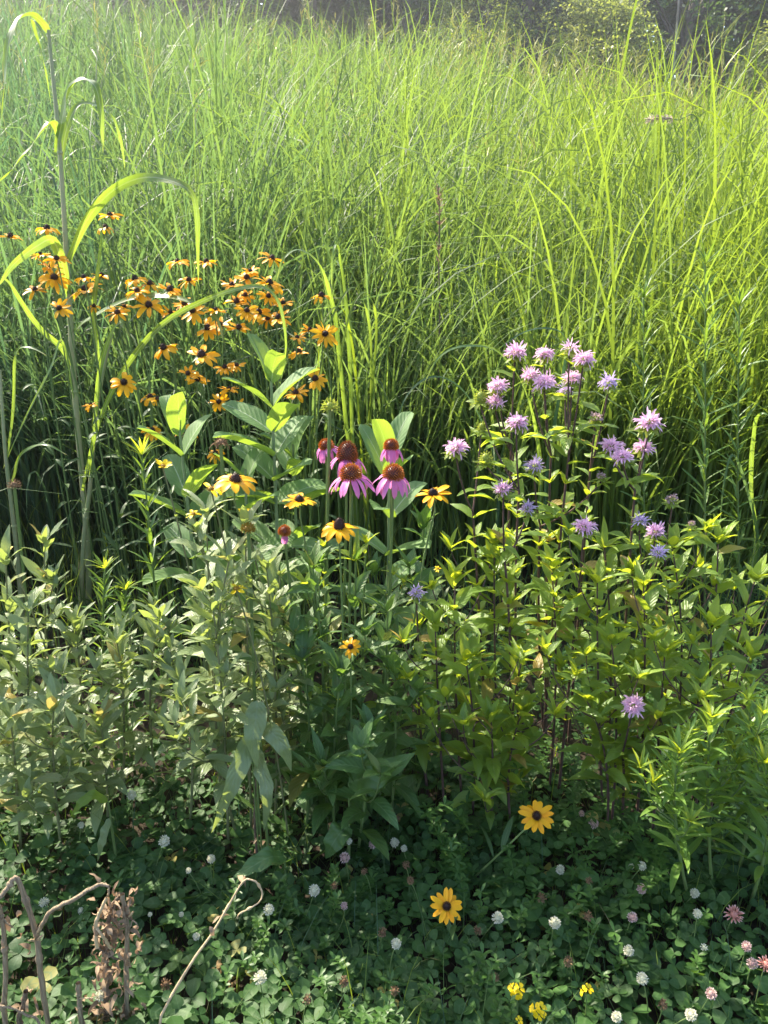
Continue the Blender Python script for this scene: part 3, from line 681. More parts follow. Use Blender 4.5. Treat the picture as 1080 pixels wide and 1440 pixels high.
def coneflower(px, py, Y, sc, i, label, cone=0, tilt=.05, yaw=0., base_px=(500, 1000)):
    P = at(px, py, Y); g = ground_pt(*at(*base_px, Y + .03)[:2]); n = facing(P, tilt, yaw)
    t = thing('purple_coneflower', g, label, 'flower', 'purple coneflowers')
    st, lf = MB(), MB(); pth = bez(g, (g + P) / 2 + [rng.normal(0, .015), .02, .05], P - n * .006, 14); st.add(*tube(pth, [.0036, .003, .0027], 7))
    leafy(pth, 9, .13, .042, .08, .6, lf, P_ovate, (.1, .7), (.5, 1.4), .75, cross=5, nseg=9, jag=.03)
    lf.build('foliage', M['cone_leaf'], t); st.build('stem', M['stem'], t)
    sp = rng.uniform(0, 6.28)
    place('petal_ring', CPET[i], t, P - g, n, sp, sc); place('cone', CCONE[cone], t, P - g + n * .001, n, sp, sc * 1.12)
    cx = bristly(.011, .006, 40, .006, .002, .9); place('calyx', cx.mesh('calyx', M['calyx']), t, P - g - n * .006, n, 0, sc)
coneflower(493, 668, 1.47, 1.05, 0, 'purple coneflower in front at left, with widely spread petals', 0, .08, -.3, (482, 1000))
coneflower(553, 668, 1.49, 1.02, 1, 'purple coneflower in front at right, with a glowing orange cone and drooping petals', 0, .05, .1, (520, 1000))
coneflower(488, 642, 1.56, 1.05, 3, 'purple coneflower with a tall rusty cone, right behind the front left one', 1, .0, .2, (470, 1000))
coneflower(550, 628, 1.60, .78, 2, 'small purple coneflower with hanging petals, topmost of the group', 0, .0, 0, (545, 1000))
coneflower(459, 628, 1.62, .78, 1, 'purple coneflower half hidden behind the tall green seed head', 0, .05, -.2, (455, 1000))
coneflower(400, 748, 1.44, .62, 4, 'fading coneflower with a single hanging pink petal', 0, .2, .3, (430, 1010))
def spent(px, py, Y, label, mat, base_px, r=.010, h=.008, L=.008, W=.003, n=60, name='seed_head', leaf_n=6, curl_n=0, stem='stem'):
    P = at(px, py, Y); g = ground_pt(*at(*base_px, Y + .03)[:2]); t = thing('spent_flower', g, label, 'flower')
    st, lf = MB(), MB(); pth = bez(g, (g + P) / 2 + [0, .02, .05], P, 12); st.add(*tube(pth, [.0036, .0032, .0036], 7)); st.build('stem', M[stem], t)
    if leaf_n: leafy(pth, leaf_n, .10, .028, .1, .6, lf, P_lance, (.2, .8)); lf.build('foliage', M['cone_leaf'], t)
    h_ = bristly(r, h, n, L, W, .5)
    place(name, h_.mesh(name, M[mat]), t, P - g, facing(P, .05))
    if curl_n:
        c_ = petals(curl_n, r * .8, .022, .004, -.3, 1.4, P_thin, .5); place('withered_ray', c_.mesh('withered_ray', M['tan']), t, P - g, facing(P, .05))
spent(464, 572, 1.50, 'bare green seed head on the tallest straight stem left of the coneflowers', 'calyx', (448, 1000), .009, .010, .011, .0035, 46)
spent(310, 622, 1.52, 'withered seed head with curled rays above the largest front black-eyed susan', 'tan', (330, 1000), .009, .007, .007, .003, 40, curl_n=7)
spent(20, 682, 1.62, 'dark spiky seed head alone on a bare stem near the left edge', 'tan', (45, 1010), .008, .008, .009, .0022, 50, leaf_n=3)
spent(349, 743, 1.36, 'rayless yellow-brown flower disc over the sage green plants', 'olive_disc', (352, 1010), .011, .007, .006, .0028, 80, leaf_n=4)

# ------------------------------------------------------------------ small yellow composites on the sage plants
LEM = [petals(n, .004, L, .0085, el, bd, P_petal, .25, dr).mesh('petal_ring', M['lemon']) for n, L, el, bd, dr in ((8, .019, .75, .3, ()), (8, .02, .25, .4, (2,)), (6, .019, .2, .5, (1,)), (9, .024, .1, .4, (0, 1, 2)))]
LDISC = bristly(.006, .005, 46, .003, .0014, .3).mesh('disc', M['olive_disc'])
for px, py, Y, i, sc, tl, lb in ((229, 656, 1.46, 0, .95, .15, 'half closed lemon yellow flower on a long leaning stem right of the narrow-leaved shoot'), (297, 688, 1.43, 3, 1.15, .1, 'lemon yellow flower tucked left of the largest front black-eyed susan'),
                                 (272, 723, 1.42, 1, .75, .1, 'small starry yellow flower on the left of the sage green plants'), (343, 722, 1.45, 0, .75, .2, 'small yellow flower behind the stem of the largest front black-eyed susan'),
                                 (333, 828, 1.33, 2, .95, .2, 'sparse yellow flower low among the pale sage leaves'), (9, 772, 1.42, 0, .6, .2, 'tiny yellow flower at the left edge over the sage plants'),
                                 (616, 800, 1.6, 1, .45, .3, 'tiny yellow flower in the dark gap right of the coneflower stems'), (658, 690, 1.75, 1, .0, .3, '')):
    if sc == 0: continue
    P = at(px, py, Y); g = ground_pt(P[0] + .07, Y + .03); t = thing('yellow_flower', g, lb, 'flower'); n = facing(P, tl, rng.normal(0, .3))
    st, lf = MB(), MB(); pth = bez(g, (g + P) / 2 + [.02, .01, .06], P - n * .003, 12); st.add(*tube(pth, [.0025, .0017], 6)); st.build('stem', M['sage_stem'], t)
    leafy(pth, 9, .07, .014, .3, .93, lf, P_lance, (.2, .9), (.3, 1.2), .6); lf.build('foliage', M['sage'], t)
    place('petal_ring', LEM[i], t, P - g, n, rng.uniform(0, 6), sc); place('disc', LDISC, t, P - g, n, 0, sc)

# ------------------------------------------------------------------ leafy clumps
def shoot_plant(name, tip, base, label, cat, group, leafmat, stemmat, L, W, n, prof=P_lance, el=(.2, .7), bend=(.4, 1.3), taper=.55, f0=.12, sides=0, side_len=.18, side_n=8, opp=False, tipmat=None, cross=3, nseg=7, fold=.3, r=.0032, up=.5, jag=0., axil=0, wav=.12, tuft=5, bowv=(0, 0, 0)):
    """one stem from the ground to its tip with its leaves, side shoots and leaf tuft"""
    P = at(*tip); g = ground_pt(*base) if len(base) == 2 else ground_pt(*at(*base)[:2])
    t = thing(name, g, label, cat, group); st, lf, tp = MB(), MB(), MB()
    pth = bez(g, (g + P) / 2 + np.array([rng.normal(0, .02), rng.normal(0, .02), .06]) + bowv, P, 14); st.add(*tube(pth, [r, r * .8, r * .45], 7))
    def dress(path, n, L, W, f0, taper):
        if opp:
            k = n // 2; a0 = rng.uniform(0, 3.14); az = a0 + np.arange(k) * PI / 2 + rng.normal(0, .18, k)
            for s in (0, PI): leafy(path, k, L, W, f0, .97, lf, prof, el, bend, taper, az + s, cross, nseg, fold, wav, up, jag=jag)
        else: leafy(path, n, L, W, f0, .97, lf, prof, el, bend, taper, None, cross, nseg, fold, wav, up, jag=jag)
    def tufts(p, k, s, az=None):
        mb = tp if tipmat else lf; a = rng.uniform(0, 6.28) + np.arange(k) * (2.4 if not opp else PI / 2 + .1)
        mb.add(*ribbons(np.repeat(p[None], k, 0), a, rng.uniform(.55, 1.25, k), L * s * rng.uniform(.5, 1, k), W * s * rng.uniform(.5, .95, k), rng.uniform(.1, .7, k), prof, nseg, cross, fold, wav=wav))
    dress(pth, n, L, W, f0, taper); tufts(pth[-1], tuft, .75)
    for s in range(sides):
        f = rng.uniform(.35, .92); p0 = pth[int(f * 13)]; a = rng.uniform(0, 6.28); ln = side_len * rng.uniform(.6, 1.2) * (1.25 - .5 * f)
        e = p0 + np.array([math.cos(a) * ln * .62, math.sin(a) * ln * .62, ln * rng.uniform(.6, .95)])
        sp = bez(p0, p0 + (e - p0) * [.7, .7, .25], e, 8); st.add(*tube(sp, [r * .55, r * .3], 5))
        dress(sp, side_n, L * .72, W * .72, .25, .35); tufts(sp[-1], max(3, tuft - 1), .6)
    if axil:
        for f in np.linspace(f0 + .05, .9, axil):
            tufts(pth[int(f * 13)] + rng.normal(0, .006, 3), 4, .42)
    lf.join(tp, 1); st.build('stem', M[stemmat], t); lf.build('foliage', [M[leafmat], M[tipmat or leafmat]], t)
    return t
SG = dict(leafmat='sage', stemmat='sage_stem', L=.11, W=.030, n=20, sides=4, side_n=5, side_len=.14, taper=.4, axil=4, f0=.3, fold=.25, bend=(.3, 1.4), wav=.25)
def sage(tip, base, label, **k): shoot_plant('sage_green_plant', tip, base, label, 'plant', 'sage green leafy plants', **{**SG, **k})
for tip, base, lb in (
    ((8, 790, 1.40), (20, 1130, 1.44), 'sage green plant at the left edge, below the tiny yellow flower'),
    ((62, 765, 1.52), (62, 1120, 1.52), 'sage green plant with a curled top leaf near the left edge'),
    ((40, 860, 1.36), (45, 1150, 1.40), 'sage green plant with large hanging leaves, left of the short dark shoots'),
    ((105, 880, 1.50), (110, 1120, 1.50), 'shaded sage green plant behind the low sunny tuft at left'),
    ((75, 1000, 1.24), (85, 1195, 1.30), 'low pale sunny sage tuft with yellowing leaves over the clover at left'),
    ((15, 1010, 1.26), (25, 1190, 1.31), 'low sage tuft cut by the left edge above the clover'),
    ((165, 905, 1.46), (170, 1130, 1.46), 'shaded sage green plant right of the low sunny tuft'),
    ((225, 870, 1.50), (222, 1110, 1.50), 'dim sage green plant below the tall narrow-leaved shoot'),
    ((255, 960, 1.38), (262, 1140, 1.40), 'low sage green plant left of the pale central sage plants'),
    ((290, 720, 1.44), (310, 1120, 1.46), 'pale sage plant below the starry yellow flower, leftmost of the central ones'),
    ((345, 740, 1.38), (352, 1160, 1.40), 'tallest pale sage plant, under the rayless flower disc'),
    ((322, 790, 1.35), (335, 1165, 1.38), 'pale sage plant with many small leaves, left of the tallest central one'),
    ((375, 800, 1.42), (385, 1140, 1.43), 'pale sage plant right of the tallest central one'),
    ((300, 860, 1.31), (318, 1165, 1.36), 'pale sage plant in front, with long drooping lower leaves'),
    ((400, 860, 1.48), (410, 1120, 1.48), 'sage plant between the pale central plants and the coneflower leaves'),
    ((140, 1010, 1.36), (150, 1170, 1.38), 'low sage plant with one browning leaf right of the sunny tuft'),
): sage(tip, base, lb)
NB = dict(leafmat='gold_leaf', stemmat='stem', L=.085, W=.0105, n=70, prof=P_narrow, el=(.2, .75), bend=(.2, 1.0), taper=.35, f0=.1, fold=.35, r=.0036, up=.5, wav=.05, tuft=14, tipmat='bee_tip')
def narrow(tip, base, label, **k): shoot_plant('narrow_leaved_shoot', tip, base, label, 'plant', 'narrow-leaved shoots', **{**NB, **k})
narrow((200, 640, 1.75), (225, 960, 1.78), 'tall narrow-leaved shoot with a bright tip, in front of the left milkweed', L=.10, n=64)
narrow((148, 800, 1.62), (150, 1060, 1.62), 'short bushy narrow-leaved shoot left of the tall bright-tipped one', L=.075)
narrow((178, 830, 1.58), (186, 1060, 1.58), 'short narrow-leaved shoot at the foot of the tall bright-tipped one', L=.07)
narrow((992, 372, 2.25), (1000, 840, 2.3), 'very tall narrow-leaved shoot in the grass right of the bergamot', L=.13, n=110, tipmat=None)
narrow((1040, 430, 2.32), (1050, 830, 2.36), 'tall narrow-leaved shoot deep in the grass near the right edge', L=.12, n=90, tipmat=None)
narrow((905, 420, 2.42), (915, 800, 2.45), 'tall narrow-leaved shoot among grass above the rightmost bergamot bloom', L=.12, n=80, tipmat=None)
for tip, base, lb in (((1000, 1010, 1.17), (1012, 1235, 1.19), 'main bushy stem of the bright narrow-leaved plant at lower right'), ((1050, 985, 1.23), (1040, 1215, 1.24), 'rear stem of the bright narrow-leaved plant, nearest the right edge'),
                      ((955, 1060, 1.15), (985, 1240, 1.17), 'short left stem of the bright narrow-leaved plant at lower right'), ((1075, 1075, 1.14), (1055, 1250, 1.16), 'stem of the narrow-leaved plant leaning to the right edge')):
    narrow(tip, base, lb, leafmat='gold_bright', L=.085, W=.0145, n=48, sides=6, side_n=12, side_len=.11, tuft=9, bend=(.1, .8), f0=.3)

# coarse-leaved coneflower shoots without bloom, and basal rosettes
CF = dict(leafmat='cone_leaf', stemmat='stem', L=.115, W=.036, n=18, prof=P_ovate, el=(.1, .8), bend=(.4, 1.4), taper=.5, cross=5, nseg=9, f0=.15, sides=2, side_n=6, jag=.035, tuft=5, r=.0038)
def coarse(tip, base, label, **k): shoot_plant('coneflower_plant', tip, base, label, 'plant', 'leafy coneflower plants', **{**CF, **k})
for tip, base, lb, kw in (
    ((440, 800, 1.45), (448, 1130, 1.45), 'leafy coneflower plant left of the coneflower stems', {}),
    ((500, 790, 1.48), (500, 1130, 1.46), 'leafy coneflower plant in the middle under the tall black cone', dict(tipmat='bee_tip')),
    ((455, 770, 1.52), (462, 1100, 1.52), 'bright-tipped leafy plant just left of the tall black cone', dict(leafmat='bee_leaf', tipmat='bee_tip', L=.07, W=.02, n=24, opp=True)),
    ((515, 765, 1.55), (512, 1100, 1.54), 'bright-tipped leafy plant under the right front coneflower', dict(leafmat='bee_leaf', tipmat='bee_tip', L=.07, W=.02, n=26, opp=True)),
    ((545, 860, 1.42), (530, 1140, 1.43), 'leafy coneflower plant right of the coneflower stems', {}),
    ((480, 950, 1.34), (470, 1170, 1.36), 'broad-leaved coneflower plant low in front beneath the small stunted bloom', dict(L=.14, W=.05)),
    ((425, 930, 1.38), (428, 1165, 1.39), 'broad-leaved coneflower plant low, right of the drooping sage leaves', dict(L=.13, W=.045)),
    ((520, 1030, 1.30), (500, 1190, 1.34), 'lowest broad-leaved coneflower shoot with big basal leaves over the clover', dict(L=.13, W=.05, n=12)),
    ((555, 950, 1.40), (548, 1160, 1.42), 'coneflower shoot with one long leaf pointing right', dict(L=.13, W=.045, n=12)),
    ((595, 745, 1.75), (590, 1000, 1.75), 'dark broad-leaved shoot behind the slanting black-eyed susan stem', dict(L=.13, W=.05, n=14)),
): coarse(tip, base, lb, **kw)

# ------------------------------------------------------------------ milkweeds: each big leaf is a part
def milkweed(tip, base, label, pairs, L, W, seed, r=.0055):
    q = np.random.default_rng(seed); P = at(*tip); g = ground_pt(*at(*base)[:2]); t = thing('milkweed', g, label, 'plant', 'milkweeds')
    st = MB(); pth = bez(g, (g + P) / 2 + [0, 0, .05], P, 16); st.add(*tube(pth, [r, r * .9, r * .6], 8)); st.build('stem', M['milk_stem'], t)
    a0 = q.uniform(.55, .8)
    for j in range(pairs):
        f = .30 + .70 * j / (pairs - 1) - .001; p0 = pth[int(f * 15)]
        s = [1, 1, 1, .97, .9, .78][min(5, max(0, 5 - (pairs - 1 - j)))] if j > pairs - 6 else 1.
        for k in (0, PI):
            c = MB(); a = a0 + j * PI / 2 + k + q.normal(0, .3)
            e = [.4, .5, .6, .72, .9, 1.12][min(5, max(0, 5 - (pairs - 1 - j)))] + q.normal(0, .12)
            c.add(*ribbons(p0[None] + 0, a, e, L * s * q.uniform(.9, 1.1), W * s * q.uniform(.9, 1.1), q.uniform(.2, .75), P_oblong, 12, 5, q.uniform(.2, .5), roll=q.normal(0, .2), p=1.6, wav=.08, var=q.random()))
            c.build('leaf', M['milk'], t)
milkweed((380, 505, 1.90), (395, 900, 1.95), 'tall milkweed with broad grey-green leaves, in front of the black-eyed susans', 10, .175, .072, 1)
milkweed((250, 585, 1.84), (290, 930, 1.90), 'shorter leaning milkweed left of the tall one', 8, .165, .07, 2)
milkweed((412, 625, 2.02), (422, 900, 2.02), 'milkweed with dark oval leaves right behind the tall one', 7, .165, .065, 3)
milkweed((548, 625, 1.80), (545, 900, 1.86), 'milkweed with bright sunlit leaves behind the purple coneflowers', 7, .18, .07, 4)
milkweed((345, 660, 1.85), (350, 920, 1.85), 'low milkweed with drooping leaves behind the largest front black-eyed susan', 5, .165, .066, 6)

# ------------------------------------------------------------------ wild bergamot
def shaggy(n, r, L, W, up=.2):
    b = MB(); P, ph, el, f = spiral(n, r, r * .75, up)
    b.add(*ribbons(P, ph + rng.normal(0, .3, n), el * .85 + rng.normal(0, .3, n), L * rng.uniform(.55, 1.2, n), W * rng.uniform(.7, 1.2, n), rng.normal(.8, .75, n), P_spat, 5, 3, .5, twist=rng.normal(0, .7, n), roll=rng.normal(0, 1, n), curl=rng.normal(0, .4, n)))
    b.add(*ribbons(P, ph, el, L * .5, W * 1.6, .3, P_lance, 3, 3, .4, roll=rng.normal(0, .6, n)))
    return b
BALM = {'lilac': [shaggy(58, .0075, .0205, .0034).mesh('floret_head', M['lilac']) for _ in range(4)], 'violet': [shaggy(44, .0075, .02, .003).mesh('floret_head', M['violet'])], 'dry': [shaggy(30, .0075, .010, .0035).mesh('floret_head', M['dry_lilac'])],
        'sparse': [shaggy(22, .0075, .019, .003).mesh('floret_head', M['lilac'])], 'bud': [bristly(.008, .010, 50, .006, .0022, .3).mesh('bud', M['calyx'])]}
def calyx_mesh():
    b = bristly(.0088, .006, 60, .006, .0022, 1.0)
    c = petals(8, .006, .022, .010, -.1, .35, P_ovate, .25); b.V += [v + [0, 0, -.006] for v in c.V]; b.A += c.A; b.Q += [q + b.n for q in c.Q]; b.qm += c.qm; b.n += c.n
    return b.mesh('calyx', M['calyx'])
CALYX = [calyx_mesh() for _ in range(3)]
def bergamot(label, base, node, heads, Yh, seed=0, leaves=10, L=.08):
    """one dark stem forking at `node` into a stalk per bloom; heads = (px, py, dY, kind, scale, tilt)"""
    g = ground_pt(*at(*base)[:2]); t = thing('wild_bergamot', g, label, 'flower', 'wild bergamot stems in bloom')
    nd = at(*node); st, lf, tp = MB(), MB(), MB()
    main = bez(g, (g + nd) / 2 + [rng.normal(0, .02), rng.normal(0, .02), .05], nd, 12); st.add(*tube(main, [.0038, .003, .0026], 7))
    k = leaves // 2; a0 = rng.uniform(0, 3); az = a0 + np.arange(k) * PI / 2 + rng.normal(0, .2, k)
    for s in (0, PI): leafy(main, k, L, L * .36, .45, .98, lf, P_ovate, (.0, .7), (.3, 1.3), .25, az + s, 5, 8, .35, .15, .2, jag=.05)
    for f in np.linspace(.45, .98, 6):
        p = main[int(f * 11)]; kk = 4
        tp.add(*ribbons(np.repeat(p[None], kk, 0), rng.uniform(0, 6.28) + np.arange(kk) * PI / 2, rng.uniform(.3, 1.1, kk), L * rng.uniform(.4, .7, kk), L * .2, rng.uniform(.2, .8, kk), P_ovate, 6, 3, .35))
    hs = []
    for (px, py, dY, kind, sc, tl) in heads:
        P = at(px, py, Yh + dY); n = facing(P, tl, rng.normal(0, .25)); d = P - n * .012
        far = np.linalg.norm(d - nd)
        p0 = nd if far < .22 else main[int(11 * max(.5, 1 - .15 * far / .22))]
        br = bez(p0, p0 + (d - p0) * np.array([.65, .65, .4]), d, 10); st.add(*tube(br, [.0022, .0017], 6))
        kk = 1 + int(far / .09)
        for s in (0, PI): leafy(br, kk, L * .85, L * .30, .3, .93, lf, P_ovate, (.0, .6), (.3, 1.2), .35, rng.uniform(0, 3) + np.arange(kk) * PI / 2 + s, 5, 7, .35, .15, .2, jag=.05)
        kk = 6; tp.add(*ribbons(np.repeat((d - n * .004)[None], kk, 0), rng.uniform(0, 6.28) + np.arange(kk) * 1.05, rng.uniform(-.1, .4, kk), rng.uniform(.018, .034, kk), rng.uniform(.009, .012, kk), rng.uniform(.2, .8, kk), P_ovate, 6, 3, .3))
        hs.append((P, n, kind, sc))
    st.build('stem', M['bee_stem'], t); lf.join(tp, 1); lf.build('foliage', [M['bee_leaf'], M['bee_tip']], t)
    for P, n, kind, sc in hs:
        h = place('flower_head' if kind != 'bud' else 'flower_bud', BALM[kind][rng.integers(0, len(BALM[kind]))], t, P - g, n, rng.uniform(0, 6.28), sc)
        place('calyx', CALYX[rng.integers(0, 3)], h, (0, 0, -.004), None, rng.uniform(0, 6), .95)
bergamot('bergamot at the top left of the clump, with the highest left-hand bloom', (745, 1060, 1.66), (722, 640, 1.66), [(725, 496, 0, 'lilac', 1.1, .15), (700, 543, -.02, 'lilac', 1.0, .2), (697, 566, -.03, 'lilac', .95, .25)], 1.62)
bergamot('bergamot whose bloom tops the middle of the clump, a wide bloom just below', (770, 1050, 1.66), (775, 640, 1.66), [(766, 498, .02, 'lilac', .95, .1), (765, 538, -.04, 'lilac', 1.15, .2), (746, 528, .05, 'lilac', .9, .15)], 1.62)
bergamot('central bergamot with the darkest forked stem and the two highest right-hand blooms', (765, 1040, 1.62), (800, 640, 1.62), [(802, 490, .02, 'sparse', .95, .0), (821, 505, -.03, 'lilac', 1.05, .2), (805, 532, .04, 'lilac', .95, .15), (795, 550, .06, 'violet', .85, .2)], 1.60)
bergamot('bergamot with a violet bloom right of the top blooms and a pale one below', (800, 1040, 1.68), (830, 660, 1.66), [(856, 538, 0, 'violet', 1.0, .2), (838, 588, .0, 'dry', 1.1, .2)], 1.64)
bergamot('bergamot at the right of the clump, its largest round bloom standing above a tight group', (880, 1020, 1.58), (893, 690, 1.56), [(913, 594, 0, 'lilac', 1.2, .3), (905, 630, .02, 'lilac', 1.0, .15), (860, 628, .02, 'lilac', 1.1, .25), (875, 642, -.03, 'lilac', 1.0, .2)], 1.54)
bergamot('bergamot with a single bloom farthest left, beside the slanting black-eyed susan', (690, 1060, 1.58), (665, 720, 1.56), [(641, 630, 0, 'lilac', 1.05, .2), (678, 600, .08, 'bud', .9, .1)], 1.52)
bergamot('bergamot with one bloom in the left middle of the clump below a green bud', (740, 1060, 1.56), (730, 690, 1.56), [(727, 594, 0, 'lilac', 1.05, .25), (676, 558, .06, 'bud', 1.2, .0), (683, 645, -.04, 'bud', 1.2, .0)], 1.54)
bergamot('bergamot with a small pink bloom low at the left of the clump', (715, 1070, 1.52), (710, 790, 1.50), [(707, 688, 0, 'lilac', .85, .2), (742, 715, .06, 'violet', .8, .3)], 1.46)
bergamot('bergamot with a faded bloom half hidden among leaves in the middle of the clump', (770, 1050, 1.66), (760, 740, 1.64), [(752, 655, 0, 'violet', .95, .3), (845, 670, -.06, 'dry', .75, .0)], 1.60)
bergamot('bergamot with one bright pink bloom in the centre front of the clump', (790, 1070, 1.50), (815, 820, 1.48), [(822, 741, 0, 'lilac', 1.0, .2)], 1.42)
bergamot('bergamot with two blooms together above the leafy right-hand plants', (900, 1050, 1.50), (910, 830, 1.48), [(922, 748, 0, 'lilac', .95, .15), (900, 733, .05, 'violet', .8, .2), (926, 777, -.05, 'violet', .75, .3)], 1.42)
bergamot('bergamot with withered heads only, rightmost of the blooming stems', (930, 1050, 1.60), (935, 790, 1.56), [(945, 702, 0, 'dry', .95, .0), (973, 736, .02, 'dry', .55, .2)], 1.52)
bergamot('bergamot with the lowest large bloom, hanging in front of the right-hand leaves', (880, 1120, 1.40), (875, 1060, 1.33), [(890, 992, 0, 'lilac', 1.05, .75)], 1.27, leaves=8)
bergamot('bergamot with a lone violet bloom low beside the coneflower stems', (610, 1080, 1.48), (590, 920, 1.46), [(586, 834, 0, 'violet', .8, .2)], 1.42)

BB = dict(leafmat='bee_leaf', stemmat='bee_stem', L=.10, W=.035, n=16, prof=P_ovate, el=(.0, .7), bend=(.3, 1.3), taper=.3, opp=True, tipmat='bee_tip', cross=5, nseg=8, fold=.35, jag=.05, sides=3, side_n=4, side_len=.2, axil=2, tuft=6, f0=.4, wav=.15)
def beeleaf(tip, base, label, **k): shoot_plant('bergamot_plant', tip, base, label, 'plant', 'bergamot plants not in bloom', **{**BB, **k})
for tip, base, lb, *kw in (
    ((640, 815, 1.46), (655, 1090, 1.46), 'leafy bergamot shoot right of the lone violet bloom'),
    ((612, 880, 1.40), (630, 1110, 1.42), 'leafy bergamot shoot left of the dark gap, below the lone violet bloom'),
    ((655, 930, 1.38), (665, 1120, 1.40), 'bushy bergamot plant left of the dark purple stems'),
    ((735, 925, 1.40), (722, 1120, 1.42), 'bergamot shoot with a bright leaf star at its tip, beside the dark stems'),
    ((690, 1010, 1.33), (690, 1150, 1.36), 'low bergamot plant with yellow leaves above the low black-eyed susan'),
    ((735, 1000, 1.37), (728, 1140, 1.38), 'low bergamot shoot whose leaves point right into the dark gap'),
    ((840, 820, 1.42), (860, 1080, 1.42), 'leafy bergamot plant below the centre front bloom'),
    ((905, 825, 1.38), (905, 1090, 1.40), 'bright leafy bergamot plant in the middle of the right-hand clump'),
    ((945, 770, 1.48), (945, 1060, 1.48), 'bergamot shoot behind the middle of the right-hand clump'),
    ((1010, 765, 1.50), (985, 1060, 1.48), 'tall leafy bergamot shoot at the right of the clump, in front of dark grass'),
    ((1062, 815, 1.46), (1005, 1060, 1.46), 'bergamot shoot leaning to the right edge'),
    ((1000, 880, 1.36), (985, 1090, 1.38), 'bergamot plant below the tall right-hand shoot'),
    ((1055, 925, 1.34), (1010, 1100, 1.37), 'bergamot shoot spreading low toward the right edge'),
    ((935, 920, 1.32), (930, 1110, 1.35), 'bergamot plant right of the lowest large bloom'),
    ((860, 905, 1.36), (868, 1100, 1.38), 'bergamot plant above the lowest large bloom'),
    ((825, 985, 1.32), (860, 1120, 1.36), 'bergamot shoot pointing left from the lowest large bloom'),
    ((775, 790, 1.54), (775, 1080, 1.52), 'leafy bergamot plant between the dark purple stems', dict(f0=.72, sides=1)),
    ((695, 770, 1.52), (705, 1080, 1.50), 'leafy bergamot plant under the small low pink bloom', dict(f0=.66, sides=2)),
    ((850, 770, 1.52), (858, 1070, 1.50), 'narrow bright bergamot plant under the group of blooms at right'),
    ((985, 960, 1.31), (972, 1110, 1.34), 'low bergamot plant just above the bright narrow-leaved plant'),
): beeleaf(tip, base, lb, **(kw[0] if kw else {}))
# ------------------------------------------------------------------ tall broad-leaved grass at the left
def pl(pts):                       # (px, py, Y) points to a 3-D polyline
    return np.array([at(*p) for p in pts])
def broad_grass(label, culm, rad_, leaves, nodes=()):
    c = pl(culm); g = ground_pt(c[0][0], c[0][1]); c = np.vstack([g, c[1:]]) if abs(c[0][2] - g[2]) < .3 else np.vstack([g, c])
    t = thing('tall_grass', g, label, 'grass stalk', 'tall broad-leaved grass stalks')
    st = MB(); pth = spline(c, 40); st.add(*tube(pth, rad_, 9))
    for f in nodes:
        p = pth[int(f * 39)]; d = pth[min(39, int(f * 39) + 1)] - p; d = d / np.linalg.norm(d); r = np.interp(f, np.linspace(0, 1, len(rad_)), rad_)
        st.add(*tube(np.array([p - d * .006, p - d * .002, p + d * .002, p + d * .006]), [r * .98, r * 1.3, r * 1.3, r * .98], 9))
    st.build('stem', M['jstem'], t)
    for pts, w, nrm, tw in leaves:
        b_ = MB(); b_.add(*strap(pl(pts), w * 1.0, lambda q: np.minimum(1, .45 + 2.2 * q) * np.clip(1 - q, 0, 1) ** .5, nrm, .22, 30, None, tw)); b_.build('leaf_blade', M['jgrass'], t)
broad_grass('tallest grass stalk at left, with bright bent leaves rising over the meadow', [(126, 900, 2.36), (124, 780, 2.36), (106, 560, 2.36), (96, 400, 2.36), (84, 210, 2.36), (68, 42, 2.36)], [.0105, .0095, .0085, .0065, .0045], [
    ([(68, 46, 2.36), (58, 30, 2.34), (42, 22, 2.31), (24, 30, 2.28), (13, 55, 2.25), (8, 100, 2.24), (3, 160, 2.25), (-4, 205, 2.26)], .033, (-.3, -.35, 1), (0, .2)),
    ([(68, 60, 2.36), (54, 36, 2.38), (46, 30, 2.40), (54, 60, 2.44), (64, 100, 2.46), (72, 150, 2.47)], .014, (.3, -.3, 1), (0, .3)),
    ([(80, 215, 2.36), (88, 165, 2.34), (100, 125, 2.31), (115, 112, 2.28), (134, 122, 2.25), (142, 160, 2.23), (145, 216, 2.22)], .036, (.1, -.75, .8), (0, .5)),
    ([(84, 240, 2.36), (94, 180, 2.40), (112, 148, 2.43), (140, 150, 2.46), (160, 170, 2.47), (170, 200, 2.48), (176, 240, 2.48)], .024, (.2, -.6, 1), (0, .4)),
    ([(82, 190, 2.36), (74, 172, 2.33), (56, 190, 2.30), (34, 218, 2.27), (10, 246, 2.25), (-16, 268, 2.24)], .03, (-.3, -.5, 1), (0, -.4)),
    ([(95, 368, 2.36), (108, 338, 2.33), (125, 305, 2.29), (150, 275, 2.24), (180, 256, 2.20), (212, 249, 2.16), (248, 257, 2.13), (270, 273, 2.11), (277, 305, 2.10), (278, 350, 2.10), (279, 402, 2.11)], .031, (.7, -.9, .15), (.1, -.1)),
    ([(98, 420, 2.36), (88, 372, 2.32), (74, 338, 2.27), (52, 346, 2.22), (30, 362, 2.18), (14, 378, 2.16), (-2, 402, 2.14)], .034, (.3, -.9, -.1), (0, .2)),
    ([(103, 468, 2.36), (124, 448, 2.34), (155, 433, 2.30), (190, 419, 2.26), (222, 415, 2.22), (255, 421, 2.19), (285, 432, 2.16), (305, 448, 2.14), (314, 478, 2.13)], .026, (0, -.6, 1), (0, -.3)),
    ([(105, 520, 2.36), (88, 492, 2.33), (62, 468, 2.28), (36, 435, 2.24), (16, 402, 2.21), (2, 388, 2.19)], .022, (.5, -.8, .5), (0, 0)),
], (.2, .42, .6, .8))
